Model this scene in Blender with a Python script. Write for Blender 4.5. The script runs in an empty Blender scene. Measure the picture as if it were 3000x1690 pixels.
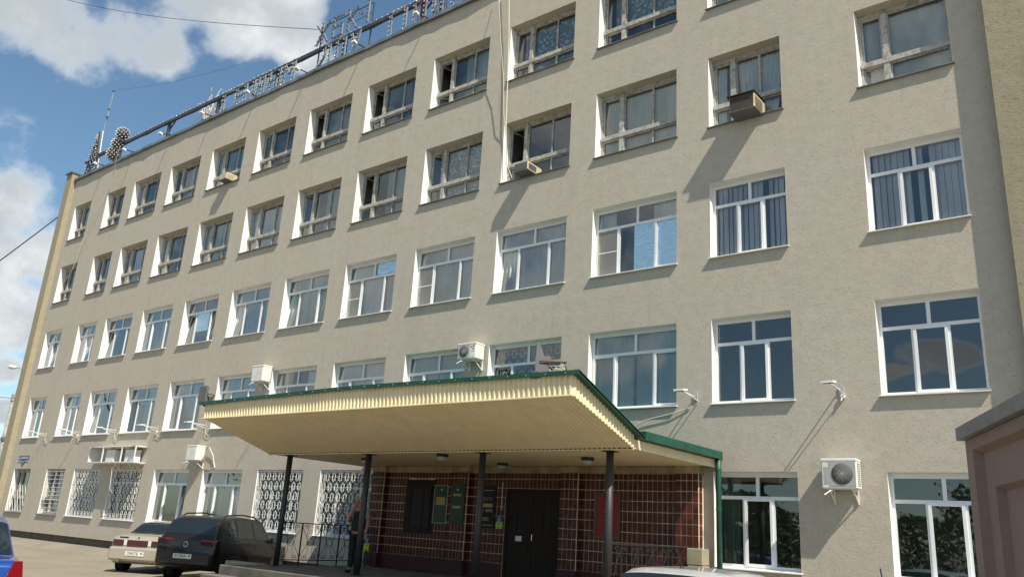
import bpy, math, random
from mathutils import Vector, Matrix
random.seed(7)
S = bpy.context.scene
COL = S.collection
rad = math.radians

# ------------------------------------------------------------------ camera
cam_d = bpy.data.cameras.new('camera'); cam = bpy.data.objects.new('camera', cam_d); COL.objects.link(cam)
cam_d.sensor_width = 36; cam_d.lens = 28.38; cam_d.sensor_fit = 'HORIZONTAL'
cam_d.clip_start = 0.1; cam_d.clip_end = 3000
CAMP = Vector((10.549, -16.329, 1.510))
yaw, pitch, roll = rad(-38.66351), rad(16.794197), rad(3.554432)
fwd = Vector((math.sin(yaw)*math.cos(pitch), math.cos(yaw)*math.cos(pitch), math.sin(pitch)))
r0 = Vector((math.cos(yaw), -math.sin(yaw), 0)); u0 = r0.cross(fwd)
rt = math.cos(roll)*r0 + math.sin(roll)*u0; up = -math.sin(roll)*r0 + math.cos(roll)*u0
cam.matrix_world = Matrix(((rt.x, up.x, -fwd.x, CAMP.x), (rt.y, up.y, -fwd.y, CAMP.y), (rt.z, up.z, -fwd.z, CAMP.z), (0, 0, 0, 1)))
S.camera = cam

# ------------------------------------------------------------------ light
SUN = Vector((2.62, -1.0, 3.62)).normalized()
SUN_EL = math.asin(SUN.z); SUN_AZ = math.atan2(SUN.x, SUN.y)
sl = bpy.data.lights.new('sun', 'SUN'); sl.energy = 5.0; sl.angle = rad(0.5); sl.color = (1.0, 0.925, 0.79)
so = bpy.data.objects.new('sun', sl); COL.objects.link(so)
so.rotation_euler = (-SUN).to_track_quat('-Z', 'Y').to_euler(); so.location = (20, -30, 40)

W = bpy.data.worlds.new('World'); S.world = W; W.use_nodes = True
wt = W.node_tree; wt.nodes.clear()
def wn(t, **k):
    n = wt.nodes.new(t)
    for a, b in k.items(): setattr(n, a, b)
    return n
def wl(a, b): wt.links.new(a, b)
def wmath(op, a, b=None, c=None, clamp=False):
    n = wn('ShaderNodeMath', operation=op); n.use_clamp = clamp
    for i, v in enumerate((a, b, c)):
        if v is None: continue
        if isinstance(v, (int, float)): n.inputs[i].default_value = v
        else: wl(v, n.inputs[i])
    return n.outputs[0]
def wmap(v, a, b, c=0, d=1):
    n = wn('ShaderNodeMapRange', interpolation_type='SMOOTHSTEP')
    wl(v, n.inputs[0])
    for i, x in enumerate((a, b, c, d)): n.inputs[i+1].default_value = x
    return n.outputs[0]
tc = wn('ShaderNodeTexCoord'); DIR = tc.outputs['Generated']
sky = wn('ShaderNodeTexSky', sky_type='NISHITA'); sky.sun_disc = False
sky.sun_elevation = SUN_EL; sky.sun_rotation = SUN_AZ
sky.altitude = 100; sky.air_density = 1.0; sky.dust_density = 0.6; sky.ozone_density = 1.2
SKY_K = 0.105
def wnoise(scale, detail, rough, w=0.0, dist=0.0):
    n = wn('ShaderNodeTexNoise', noise_dimensions='4D'); wl(DIR, n.inputs['Vector'])
    n.inputs['W'].default_value = w; n.inputs['Scale'].default_value = scale; n.inputs['Detail'].default_value = detail
    n.inputs['Roughness'].default_value = rough; n.inputs['Distortion'].default_value = dist
    return n.outputs[0]
def wdot(v):
    n = wn('ShaderNodeVectorMath', operation='DOT_PRODUCT'); wl(DIR, n.inputs[0]); n.inputs[1].default_value = v
    return n.outputs['Value']
def azel(az, el):
    a, e = rad(az), rad(el)
    return Vector((math.sin(a)*math.cos(e), math.cos(a)*math.cos(e), math.sin(e)))
# cumulus banks: azimuth, elevation, half width, half height (degrees), tilt of the bank
CLOUDS = [(-170.2, 12.4, 2.2, 0.8, 6), (-166.5, 11.2, 2.0, 0.5, -4), (-164.5, 9.0, 1.6, 0.7, 0), (-74.52, 28.6, 7.24, 4.0, 22.8), (-69.0, 28.72, 4.36, 3.03, 19.5), (-65.79, 28.37, 2.58, 2.08, 17.4), (-73.11, 33.68, 12.4, 3.7, 24.5), (-62.85, 33.24, 6.73, 2.85, 17.4), (-59.38, 32.0, 4.3, 2.5, 14.9), (-56.4, 31.3, 2.4, 2.3, 12.8), (-72.57, 17.23, 2.61, 2.65, 15.4), (-70.34, 14.8, 3.07, 1.88, 13.1), (-71.33, 9.95, 4.5, 2.25, 10.5), (-73.05, 12.92, 2.71, 3.44, 13.0), (-70.47, 7.61, 2.78, 1.22, 8.8), (-79.97, 21.01, 6.28, 5.55, 21.9), (-49.91, 40.85, 7.14, 2.97, 10.7), (-69.23, 5.12, 3.52, 1.22, 7.1)]
dens = None
for az, el, ra, re, ti in CLOUDS:
    c = azel(az, el); e1 = Vector((c.y, -c.x, 0)).normalized(); e2 = e1.cross(c)
    a = math.cos(rad(ti))*e1 + math.sin(rad(ti))*e2; b = -math.sin(rad(ti))*e1 + math.cos(rad(ti))*e2
    p = wmath('POWER', wmath('ABSOLUTE', wdot(a/math.sin(rad(ra)))), 2.0)
    q = wmath('POWER', wmath('ABSOLUTE', wdot(b/math.sin(rad(re)))), 2.0)
    front = wmath('GREATER_THAN', wdot(c), 0.2)
    d = wmath('SUBTRACT', 1.0, wmath('SQRT', wmath('ADD', p, q)))
    d = wmath('MAXIMUM', wmath('SUBTRACT', d, wmath('MULTIPLY', wmath('SUBTRACT', 1.0, front), 50.0)), -3.0)
    dens = d if dens is None else wmath('SMOOTH_MAX', dens, d, 0.5)
dens = wmath('MAXIMUM', dens, -1.2)
fb = wmath('ADD', wmath('MULTIPLY', wnoise(6.5, 11.0, 0.57, 1.3, 0.2), .75), wmath('MULTIPLY', wnoise(17.0, 7.0, 0.55, 3.7, 0.1), .25))
gen = wmath('MULTIPLY', wmath('SUBTRACT', wnoise(2.6, 4.0, 0.5, 5.1), 0.515), 4.0)
view = wmap(wdot(azel(-66, 24)), math.cos(rad(42)), math.cos(rad(30)))
gen = wmath('SUBTRACT', gen, wmath('MULTIPLY', view, 3.0))
dens = wmath('MAXIMUM', dens, gen)
dens = wmath('ADD', dens, wmath('MULTIPLY', wmath('SUBTRACT', fb, 0.5), 4.2))
cover = wmap(dens, -0.10, 0.50)
deep = wmap(dens, 0.05, 0.45)
grey = wmap(wnoise(5.0, 8.0, 0.62, 2.2), 0.36, 0.60)
tone = wmath('MULTIPLY', wmath('MULTIPLY', deep, grey), 0.9)
mixc = wn('ShaderNodeMix', data_type='RGBA'); wl(tone, mixc.inputs[0])
mixc.inputs[6].default_value = (0.72, 0.74, 0.74, 1); mixc.inputs[7].default_value = (0.37, 0.41, 0.44, 1)
skyg = wn('ShaderNodeVectorMath', operation='SCALE'); tint = wn('ShaderNodeMix', data_type='RGBA', blend_type='MULTIPLY'); tint.inputs[0].default_value = 1; wl(sky.outputs[0], tint.inputs[6]); tint.inputs[7].default_value = (.87, 1.01, .99, 1); wl(tint.outputs[2], skyg.inputs[0]); skyg.inputs['Scale'].default_value = SKY_K
mixw = wn('ShaderNodeMix', data_type='RGBA'); wl(cover, mixw.inputs[0]); wl(skyg.outputs[0], mixw.inputs[6]); wl(mixc.outputs[2], mixw.inputs[7])
bgk = wn('ShaderNodeVectorMath', operation='SCALE'); wl(mixw.outputs[2], bgk.inputs[0]); bgk.inputs['Scale'].default_value = 1.0/SKY_K
bg = wn('ShaderNodeBackground'); wl(bgk.outputs[0], bg.inputs[0]); bg.inputs[1].default_value = SKY_K
wo = wn('ShaderNodeOutputWorld'); wl(bg.outputs[0], wo.inputs[0])

vs = S.view_settings; vs.view_transform = 'Standard'; vs.look = 'None'; vs.gamma = 1; vs.use_curve_mapping = False
vs.exposure = 0.40
S.cycles.max_bounces = 8; S.cycles.transparent_max_bounces = 24; S.cycles.caustics_reflective = False; S.cycles.caustics_refractive = False

# ------------------------------------------------------------------ materials
class Mat:
    def __init__(s, name):
        s.m = bpy.data.materials.new(name); s.m.use_nodes = True; s.t = s.m.node_tree
        s.b = s.t.nodes['Principled BSDF']; s.out = s.t.nodes['Material Output']; s._pos = None
    def n(s, t, **k):
        n = s.t.nodes.new(t)
        for a, b in k.items(): setattr(n, a, b)
        return n
    def l(s, a, b): s.t.links.new(a, b)
    def pos(s):
        if s._pos is None: s._pos = s.n('ShaderNodeNewGeometry').outputs['Position']
        return s._pos
    def objco(s): return s.n('ShaderNodeTexCoord').outputs['Object']
    def noise(s, scale, detail=4, rough=.5, vec=None, stretch=None, dist=0):
        v = vec or s.pos()
        if stretch:
            m = s.n('ShaderNodeMapping'); s.l(v, m.inputs[0]); m.inputs['Scale'].default_value = stretch; v = m.outputs[0]
        n = s.n('ShaderNodeTexNoise'); s.l(v, n.inputs['Vector'])
        n.inputs['Scale'].default_value = scale; n.inputs['Detail'].default_value = detail
        n.inputs['Roughness'].default_value = rough; n.inputs['Distortion'].default_value = dist
        return n.outputs[0]
    def ramp(s, v, a, b, c=0, d=1, smooth=True):
        n = s.n('ShaderNodeMapRange', interpolation_type='SMOOTHSTEP' if smooth else 'LINEAR'); s.l(v, n.inputs[0])
        for i, x in enumerate((a, b, c, d)): n.inputs[i+1].default_value = x
        return n.outputs[0]
    def mix(s, f, a, b):
        n = s.n('ShaderNodeMix', data_type='RGBA')
        if isinstance(f, (int, float)): n.inputs[0].default_value = f
        else: s.l(f, n.inputs[0])
        for i, v in ((6, a), (7, b)):
            if isinstance(v, tuple): n.inputs[i].default_value = (*v[:3], 1)
            else: s.l(v, n.inputs[i])
        return n.outputs[2]
    def math(s, op, a, b=None):
        n = s.n('ShaderNodeMath', operation=op)
        for i, v in enumerate((a, b)):
            if v is None: continue
            if isinstance(v, (int, float)): n.inputs[i].default_value = v
            else: s.l(v, n.inputs[i])
        return n.outputs[0]
    def color(s, c):
        if isinstance(c, tuple): s.b.inputs['Base Color'].default_value = (*c, 1)
        else: s.l(c, s.b.inputs['Base Color'])
        return s
    def set(s, rough=None, metal=None, spec=None, coat=None):
        if rough is not None:
            if isinstance(rough, (int, float)): s.b.inputs['Roughness'].default_value = rough
            else: s.l(rough, s.b.inputs['Roughness'])
        if metal is not None: s.b.inputs['Metallic'].default_value = metal
        if spec is not None: s.b.inputs['Specular IOR Level'].default_value = spec
        if coat is not None: s.b.inputs['Coat Weight'].default_value = coat; s.b.inputs['Coat Roughness'].default_value = .05
        return s
    def bump(s, h, strength=.3, dist=.01):
        n = s.n('ShaderNodeBump'); s.l(h, n.inputs['Height']); n.inputs['Strength'].default_value = strength
        n.inputs['Distance'].default_value = dist; s.l(n.outputs[0], s.b.inputs['Normal']); return s
def paint(name, c, rough=.45, var=.12, metal=0, coat=None, dirt=None, bump=0):
    m = Mat(name)
    f = m.ramp(m.noise(3.0, 6, .65), .35, .7)
    d = tuple(x*(1-var*2.2) for x in c) if dirt is None else dirt
    f = m.math('MULTIPLY', f, min(1, var*5)) if dirt is None else m.math('MULTIPLY', f, var)
    m.color(m.mix(f, c, d)).set(rough=rough, metal=metal, coat=coat)
    if bump: m.bump(m.noise(60, 3), bump, .004)
    return m.m
def stucco(name, c, dark, warm, scale=34):
    m = Mat(name)
    big = m.ramp(m.noise(.35, 5, .6), .3, .7)
    streak = m.ramp(m.noise(.9, 6, .65, stretch=(1, 1, .22)), .48, .75)
    fine = m.ramp(m.noise(scale*.55, 3, .6, stretch=(1, 1, 1.5)), .52, .8)
    mid = m.ramp(m.noise(4.0, 5, .6), .35, .7)
    col = m.mix(m.math('MULTIPLY', big, .55), c, warm)
    col = m.mix(m.math('MULTIPLY', streak, .35), col, dark)
    col = m.mix(m.math('MULTIPLY', mid, .38), col, dark)
    col = m.mix(m.math('MULTIPLY', fine, .7), col, tuple(x*.55 for x in dark))
    run = m.ramp(m.noise(5.0, 4, .6, stretch=(1, 1, .05)), .57, .80); col = m.mix(m.math('MULTIPLY', run, m.math('MULTIPLY', big, .45)), col, tuple(x*.6 for x in dark))
    m.color(col).set(rough=.95, spec=.15)
    h = m.math('ADD', m.noise(scale, 4, .65, stretch=(1, 1, 1.35), dist=.4), m.math('MULTIPLY', m.noise(7, 3, .5), .7))
    m.bump(h, .55, .012)
    return m.m
M = {}
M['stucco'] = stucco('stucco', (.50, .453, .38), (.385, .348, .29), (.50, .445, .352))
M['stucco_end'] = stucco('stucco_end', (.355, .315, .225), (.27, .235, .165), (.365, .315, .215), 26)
M['reveal'] = paint('white_reveal_plaster', (.80, .79, .76), .8, .06)
M['pvc'] = paint('white_pvc', (.78, .79, .80), .35, .03)
M['sill_white'] = paint('white_sheet_sill', (.78, .78, .76), .4, .06)
M['sill_grey'] = paint('grey_sheet_sill', (.20, .21, .21), .5, .2)
m = Mat('peeling_wood')
pe = m.ramp(m.noise(13, 9, .75, stretch=(.5, 1, .5), dist=.5), .49, .58)
pe2 = m.ramp(m.noise(26, 5, .7), .45, .6)
colw = m.mix(pe2, (.47, .455, .42), (.37, .355, .325)); cold = m.mix(pe2, (.27, .25, .22), (.17, .155, .13))
m.color(m.mix(m.math('MULTIPLY', pe, .8), colw, cold)).set(rough=.85); m.bump(m.noise(40, 5, .7), .6, .006); M['wood'] = m.m
def glassmat(name, tint, refl=1.0, base=.0):
    m = Mat(name); m.t.nodes.remove(m.b)
    fr = m.n('ShaderNodeFresnel'); fr.inputs[0].default_value = 1.52
    g = m.n('ShaderNodeBsdfGlossy'); g.inputs['Roughness'].default_value = .012; g.inputs['Color'].default_value = (.92, .95, .96, 1)
    bn = m.n('ShaderNodeBump'); m.l(m.noise(1.1, 2, .5), bn.inputs['Height']); bn.inputs['Strength'].default_value = .06; bn.inputs['Distance'].default_value = .05
    m.l(bn.outputs[0], g.inputs['Normal'])
    t = m.n('ShaderNodeBsdfTransparent'); t.inputs[0].default_value = (*tint, 1)
    f = m.n('ShaderNodeMath', operation='MULTIPLY_ADD'); m.l(fr.outputs[0], f.inputs[0]); f.inputs[1].default_value = refl; f.inputs[2].default_value = base
    f.use_clamp = True
    mx = m.n('ShaderNodeMixShader'); m.l(f.outputs[0], mx.inputs[0]); m.l(t.outputs[0], mx.inputs[1]); m.l(g.outputs[0], mx.inputs[2])
    m.l(mx.outputs[0], m.out.inputs[0]); return m.m
M['glass'] = glassmat('double_glazing', (.96, .98, .98), 2.0, .05)
M['glass_old'] = glassmat('old_window_glass', (.92, .97, .96), 1.7, .04)
M['glass_dark'] = glassmat('dark_glass', (.10, .12, .12), 1.3, .02)
m = Mat('car_glass'); m.color((.012, .016, .018)).set(rough=.04, spec=.9); M['carglass'] = m.m
def cloth(name, c, tr=.12):
    m = Mat(name); m.color(m.mix(m.ramp(m.noise(2.5, 4, .6, stretch=(1, 1, .25)), .3, .7), c, tuple(x*.72 for x in c))).set(rough=.95, spec=.1)
    ts = m.n('ShaderNodeBsdfTranslucent'); ts.inputs[0].default_value = (*c, 1)
    mx = m.n('ShaderNodeMixShader'); mx.inputs[0].default_value = tr
    m.l(m.b.outputs[0], mx.inputs[1]); m.l(ts.outputs[0], mx.inputs[2]); m.l(mx.outputs[0], m.out.inputs[0]); return m.m
M['sheer'] = cloth('sheer_white_curtain', (.84, .86, .84))
M['sheer_green'] = cloth('sheer_green_curtain', (.46, .60, .55))
M['lace'] = cloth('white_lace_curtain', (.70, .73, .72))
m = bpy.data.materials['white_lace_curtain']; nt = m.node_tree; bs = nt.nodes['Principled BSDF']
vo = nt.nodes.new('ShaderNodeTexVoronoi'); vo.inputs['Scale'].default_value = 9; gp = nt.nodes.new('ShaderNodeNewGeometry'); nt.links.new(gp.outputs['Position'], vo.inputs['Vector'])
mr = nt.nodes.new('ShaderNodeMapRange'); nt.links.new(vo.outputs['Distance'], mr.inputs[0]); mr.inputs[1].default_value = .25; mr.inputs[2].default_value = .5
mxl = nt.nodes.new('ShaderNodeMix'); mxl.data_type = 'RGBA'; nt.links.new(mr.outputs[0], mxl.inputs[0]); mxl.inputs[6].default_value = (.85, .87, .86, 1); mxl.inputs[7].default_value = (.30, .36, .36, 1); nt.links.new(mxl.outputs[2], bs.inputs['Base Color'])
M['blind'] = cloth('grey_blind', (.86, .86, .86), .06)
M['roller'] = cloth('pale_grey_blind', (.78, .77, .72), .08)
M['drape'] = cloth('dull_green_drape', (.20, .26, .23), .2)
m = Mat('foil'); m.color((.55, .74, .86)).set(rough=.16, metal=1.0); m.bump(m.noise(11, 6, .62, stretch=(.6, 1, 1.9), dist=1.0), .5, .05); M['foil'] = m.m
M['room'] = paint('room_plaster', (.55, .55, .51), .9, .1)
m = Mat('insect_net'); m.color((.30, .29, .27)).set(rough=.9)
tr = m.n('ShaderNodeBsdfTransparent'); mx = m.n('ShaderNodeMixShader'); mx.inputs[0].default_value = .45
m.l(m.b.outputs[0], mx.inputs[1]); m.l(tr.outputs[0], mx.inputs[2]); m.l(mx.outputs[0], m.out.inputs[0]); M['net'] = m.m
M['flash'] = paint('weathered_steel_flashing', (.17, .20, .22), .5, .2, metal=.2)
M['green'] = paint('green_sheet_metal', (.012, .085, .055), .5, .2)
M['cream'] = paint('cream_profiled_sheet', (.80, .68, .43), .5, .1)
M['cream_wall'] = paint('cream_plaster', (.50, .41, .25), .9, .2)
M['column'] = paint('dark_column_paint', (.035, .036, .038), .5, .15)
M['iron'] = paint('black_iron', (.02, .018, .016), .55, .1)
M['white_metal'] = paint('white_painted_steel', (.74, .74, .71), .5, .12)
M['ac_white'] = paint('white_enamel_casing', (.74, .73, .69), .45, .1)
M['ac_grey'] = paint('grey_casing', (.42, .42, .40), .5, .1)
M['ac_dark'] = paint('dark_grille', (.11, .11, .11), .6, .1)
M['beige_box'] = paint('yellowed_plastic', (.55, .46, .30), .6, .15)
M['brown_dark'] = paint('rusty_brown_sheet', (.07, .055, .04), .7, .2)
M['rust'] = paint('rusty_red_steel', (.17, .085, .06), .75, .2)
m = Mat('burgundy_tile')
sn = m.n('ShaderNodeVectorMath', operation='SNAP'); m.l(m.pos(), sn.inputs[0]); sn.inputs[1].default_value = (.12, 50, .2225)
wnz = m.n('ShaderNodeTexWhiteNoise'); m.l(sn.outputs[0], wnz.inputs[0])
m.color(m.mix(wnz.outputs[0], (.052, .016, .012), (.112, .031, .022))).set(rough=.3, spec=.3); m.bump(m.noise(30, 2), .05, .003); M['tile'] = m.m
M['grout'] = paint('pale_grout', (.78, .62, .45), .9, .2)
M['plinth'] = paint('dark_plinth', (.13, .105, .085), .9, .2)
M['tile_plinth'] = paint('burgundy_plinth', (.055, .015, .012), .6, .15)
M['door'] = paint('dark_brown_door', (.022, .013, .008), .85, .15)
M['black'] = paint('black_board', (.008, .008, .008), .7, .1)
M['boardgreen'] = paint('green_board', (.012, .05, .025), .35, .1)
M['boardred'] = paint('red_board', (.30, .012, .016), .4, .1)
M['frame_brown'] = paint('bronze_frame', (.10, .075, .045), .5, .1)
M['gold'] = paint('gold_lettering', (.42, .32, .10), .4, .1)
M['pale_print'] = paint('pale_lettering', (.55, .55, .50), .5, .1)
M['lime'] = paint('lime_panel', (.42, .62, .03), .5, .05)
M['blue_sign'] = paint('blue_enamel', (.02, .07, .24), .4, .1)
M['white'] = paint('white_enamel', (.78, .78, .76), .4, .05)
M['concrete'] = paint('concrete_block', (.34, .31, .21), .95, .15, bump=.4)
M['slab'] = paint('porch_concrete', (.15, .135, .115), .9, .2, bump=.3)
M['fence'] = paint('dusty_pink_concrete', (.29, .205, .18), .9, .10, bump=.35)
M['fence_cap'] = paint('grey_steel_capping', (.26, .26, .255), .6, .15)
m = Mat('dusty_asphalt')
f1 = m.ramp(m.noise(.5, 6, .6), .3, .7); f2 = m.ramp(m.noise(5, 5, .6), .4, .7); f3 = m.ramp(m.noise(90, 2, .6), .45, .65)
c = m.mix(f1, (.29, .255, .20), (.235, .207, .162)); c = m.mix(m.math('MULTIPLY', f2, .4), c, (.17, .15, .12)); c = m.mix(m.math('MULTIPLY', f3, .3), c, (.13, .115, .1))
m.color(c).set(rough=.95, spec=.2); m.bump(m.noise(70, 4), .3, .01); M['asphalt'] = m.m
M['pavement'] = paint('dusty_pavement', (.27, .24, .19), .95, .2, bump=.4)
M['bulb'] = paint('clear_bulb', (.66, .64, .60), .08, .03, coat=1)
M['socket'] = paint('dark_bulb_socket', (.06, .05, .05), .5, .1)
M['letter'] = paint('grey_sheet_letter', (.30, .315, .32), .45, .15, metal=.3)
M['rail'] = paint('dark_steel_rail', (.065, .068, .075), .55, .2)
M['lamp_grey'] = paint('dull_grey_housing', (.14, .145, .145), .6, .15)
M['lamp_glass'] = paint('frosted_lamp_glass', (.45, .46, .44), .3, .1)
M['cable'] = paint('white_cable', (.62, .58, .48), .6, .1)
M['cable_dark'] = paint('dark_cable', (.03, .03, .032), .6, .1)
M['pole'] = paint('grey_concrete_pole', (.36, .36, .34), .9, .2)
M['silver'] = paint('silver_beige_paint', (.46, .42, .34), .32, .04, metal=.4, coat=.5)
M['darkcar'] = paint('dark_brown_paint', (.013, .011, .009), .3, .1, metal=.2, coat=.35)
M['bluecar'] = paint('blue_paint', (.012, .065, .30), .25, .06, metal=.3, coat=1)
M['whitecar'] = paint('white_car_paint', (.40, .40, .40), .25, .04, coat=.8)
M['rubber'] = paint('tyre_rubber', (.018, .018, .018), .85, .1)
M['rim'] = paint('alloy_rim', (.40, .40, .40), .35, .1, metal=.8)
M['trim'] = paint('black_trim', (.02, .02, .02), .5, .1)
M['redlight'] = paint('red_lens', (.19, .005, .008), .12, .05, coat=1)
M['darkred'] = paint('dark_red_lens', (.055, .010, .011), .25, .05, coat=1)
M['amber'] = paint('amber_lens', (.75, .22, .01), .12, .05, coat=1)
M['clear'] = paint('clear_lens', (.6, .6, .6), .12, .05, coat=1)
M['chrome'] = paint('chrome', (.7, .7, .7), .12, .02, metal=1)
M['plate'] = paint('number_plate', (.70, .70, .68), .4, .04)
M['ink'] = paint('black_print', (.01, .01, .012), .5, .02)
M['skin'] = paint('skin', (.36, .17, .115), .6, .06)
M['hair'] = paint('dark_hair', (.02, .014, .011), .7, .1)
m = Mat('plaid_shirt'); ck = m.n('ShaderNodeTexChecker'); m.l(m.pos(), ck.inputs[0]); ck.inputs['Scale'].default_value = 26
ck.inputs['Color1'].default_value = (.42, .47, .52, 1); ck.inputs['Color2'].default_value = (.05, .06, .09, 1)
m.color(ck.outputs[0]).set(rough=.9); M['plaid'] = m.m
M['darkcloth'] = paint('black_cloth', (.013, .015, .015), .9, .1)
M['bark'] = paint('bark', (.07, .055, .04), .95, .2, bump=.5)
def leafmat(name, a, b):
    m = Mat(name); m.color(m.mix(m.ramp(m.noise(1.6, 4), .35, .65), a, b)).set(rough=.55, spec=.35)
    ts = m.n('ShaderNodeBsdfTranslucent'); ts.inputs[0].default_value = (b[0]*1.3, b[1]*1.5, b[2], 1)
    mx = m.n('ShaderNodeMixShader'); mx.inputs[0].default_value = .3
    m.l(m.b.outputs[0], mx.inputs[1]); m.l(ts.outputs[0], mx.inputs[2]); m.l(mx.outputs[0], m.out.inputs[0]); return m.m
M['leaf'] = leafmat('green_leaves', (.035, .075, .014), (.075, .125, .025))
M['leaf_dark'] = leafmat('dark_green_leaves', (.02, .042, .012), (.045, .075, .02))
M['fibre'] = paint('pale_rod', (.66, .56, .48), .4, .1)
M['wire_pink'] = paint('red_wire', (.45, .12, .15), .5, .1)

# ------------------------------------------------------------------ mesh helpers
class MB:
    def __init__(s): s.v = []; s.f = []
    def quad(s, a, b, c, d):
        i = len(s.v); s.v += [tuple(a), tuple(b), tuple(c), tuple(d)]; s.f.append((i, i+1, i+2, i+3)); return s
    def poly(s, pts):
        i = len(s.v); s.v += [tuple(p) for p in pts]; s.f.append(tuple(range(i, i+len(pts)))); return s
    def hexa(s, p):
        i = len(s.v); s.v += [tuple(q) for q in p]
        for f in ((0, 3, 2, 1), (4, 5, 6, 7), (0, 1, 5, 4), (1, 2, 6, 5), (2, 3, 7, 6), (3, 0, 4, 7)): s.f.append(tuple(i+k for k in f))
        return s
    def box(s, x0, x1, y0, y1, z0, z1):
        return s.hexa([(x0, y0, z0), (x1, y0, z0), (x1, y1, z0), (x0, y1, z0), (x0, y0, z1), (x1, y0, z1), (x1, y1, z1), (x0, y1, z1)])
    def bbox(s, x0, x1, y0, y1, z0, z1, b=.01):
        # box with chamfered edges
        xs, ys, zs = (x0, x0+b, x1-b, x1), (y0, y0+b, y1-b, y1), (z0, z0+b, z1-b, z1)
        i0 = len(s.v); idx = {}
        def V(i, j, k):
            if (i, j, k) not in idx: idx[(i, j, k)] = len(s.v); s.v.append((xs[i], ys[j], zs[k]))
            return idx[(i, j, k)]
        for (a, A) in ((0, 0), (1, 3)):
            s.f.append(tuple(V(A, j, k) for j, k in ((1, 1), (2, 1), (2, 2), (1, 2))))
            s.f.append(tuple(V(j, A, k) for j, k in ((1, 1), (2, 1), (2, 2), (1, 2))))
            s.f.append(tuple(V(j, k, A) for j, k in ((1, 1), (2, 1), (2, 2), (1, 2))))
        e = ((0, 1), (3, 2))
        for A, a in e:
            for B_, b_ in e:
                s.f.append((V(A, b_, 1), V(A, b_, 2), V(a, B_, 2), V(a, B_, 1)))
                s.f.append((V(A, 1, b_), V(A, 2, b_), V(a, 2, B_), V(a, 1, B_)))
                s.f.append((V(1, A, b_), V(2, A, b_), V(2, a, B_), V(1, a, B_)))
                for C_, c_ in e: s.f.append((V(A, b_, c_), V(a, B_, c_), V(a, b_, C_)))
        return s
    def bar(s, p, q, w, t, upv=(0, 0, 1)):
        p, q = Vector(p), Vector(q); d = (q-p).normalized(); u = Vector(upv)
        if abs(d.dot(u)) > .98: u = Vector((0, 1, 0))
        a = d.cross(u).normalized()*w/2; b = a.cross(d).normalized()*t/2
        return s.hexa([p-a-b, p+a-b, p+a+b, p-a+b, q-a-b, q+a-b, q+a+b, q-a+b])
    def tube(s, pts, r, n=6, closed=False, r1=None):
        pts = [Vector(p) for p in pts]; N = len(pts); base = len(s.v); prev = None
        for i, p in enumerate(pts):
            if closed: d = pts[(i+1) % N]-pts[i-1]
            else: d = pts[min(i+1, N-1)]-pts[max(i-1, 0)]
            d.normalize()
            if prev is None:
                u = Vector((0, 0, 1)) if abs(d.z) < .9 else Vector((0, 1, 0))
                a = d.cross(u).normalized()
            else:
                a = (prev-d*prev.dot(d)).normalized()
            prev = a; b = d.cross(a); rr = r if r1 is None else r+(r1-r)*i/max(1, N-1)
            for k in range(n):
                t = 2*math.pi*k/n; s.v.append(tuple(p+a*math.cos(t)*rr+b*math.sin(t)*rr))
        for i in range(N if closed else N-1):
            j = (i+1) % N
            for k in range(n): s.f.append((base+i*n+k, base+i*n+(k+1) % n, base+j*n+(k+1) % n, base+j*n+k))
        if not closed:
            s.f.append(tuple(base+k for k in reversed(range(n)))); s.f.append(tuple(base+(N-1)*n+k for k in range(n)))
        return s
    def lathe(s, c, axis, prof, n=16):
        # prof: (distance along axis, radius)
        c = Vector(c); ax = Vector(axis).normalized(); u = Vector((0, 0, 1)) if abs(ax.z) < .9 else Vector((1, 0, 0))
        a = ax.cross(u).normalized(); b = ax.cross(a); base = len(s.v)
        for h, r in prof:
            for k in range(n):
                t = 2*math.pi*k/n; s.v.append(tuple(c+ax*h+(a*math.cos(t)+b*math.sin(t))*max(r, 1e-4)))
        for i in range(len(prof)-1):
            for k in range(n): s.f.append((base+i*n+k, base+i*n+(k+1) % n, base+(i+1)*n+(k+1) % n, base+(i+1)*n+k))
        s.f.append(tuple(base+k for k in reversed(range(n)))); s.f.append(tuple(base+(len(prof)-1)*n+k for k in range(n)))
        return s
    def ball(s, c, r, n=6, m=4):
        return s.lathe(c, (0, 0, 1), [(-r*math.cos(math.pi*i/m), r*math.sin(math.pi*i/m)) for i in range(m+1)], n)
    def grid(s, fn, nu, nv):
        b = len(s.v)
        for i in range(nu+1):
            for j in range(nv+1): s.v.append(tuple(fn(i/nu, j/nv)))
        for i in range(nu):
            for j in range(nv):
                k = b+i*(nv+1)+j; s.f.append((k, k+nv+1, k+nv+2, k+1))
        return s
    def xf(s, M4):
        s.v = [tuple(M4 @ Vector(p)) for p in s.v]; return s
    def mesh(s, name, mat, smooth=False):
        me = bpy.data.meshes.new(name); me.from_pydata(s.v, [], s.f); me.update()
        if mat: me.materials.append(M[mat])
        if smooth:
            for p in me.polygons: p.use_smooth = True
        return me
ORG = {}
def origin(o):
    while o is not None:
        if o.name in ORG: return ORG[o.name]
        o = o.parent
    return Vector((0, 0, 0))
def tag(o, label=None, cat=None, group=None, kind=None):
    if label: o['label'] = label
    if cat: o['category'] = cat
    if group: o['group'] = group
    if kind: o['kind'] = kind
    return o
def thing(name, label, cat, loc=(0, 0, 0), rz=0.0, group=None, world=True):
    o = bpy.data.objects.new(name, None); COL.objects.link(o); o.location = loc; o.rotation_euler = (0, 0, rz); o.empty_display_size = .2
    ORG[o.name] = Vector(loc) if world else Vector((0, 0, 0))
    return tag(o, label, cat, group)
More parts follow.
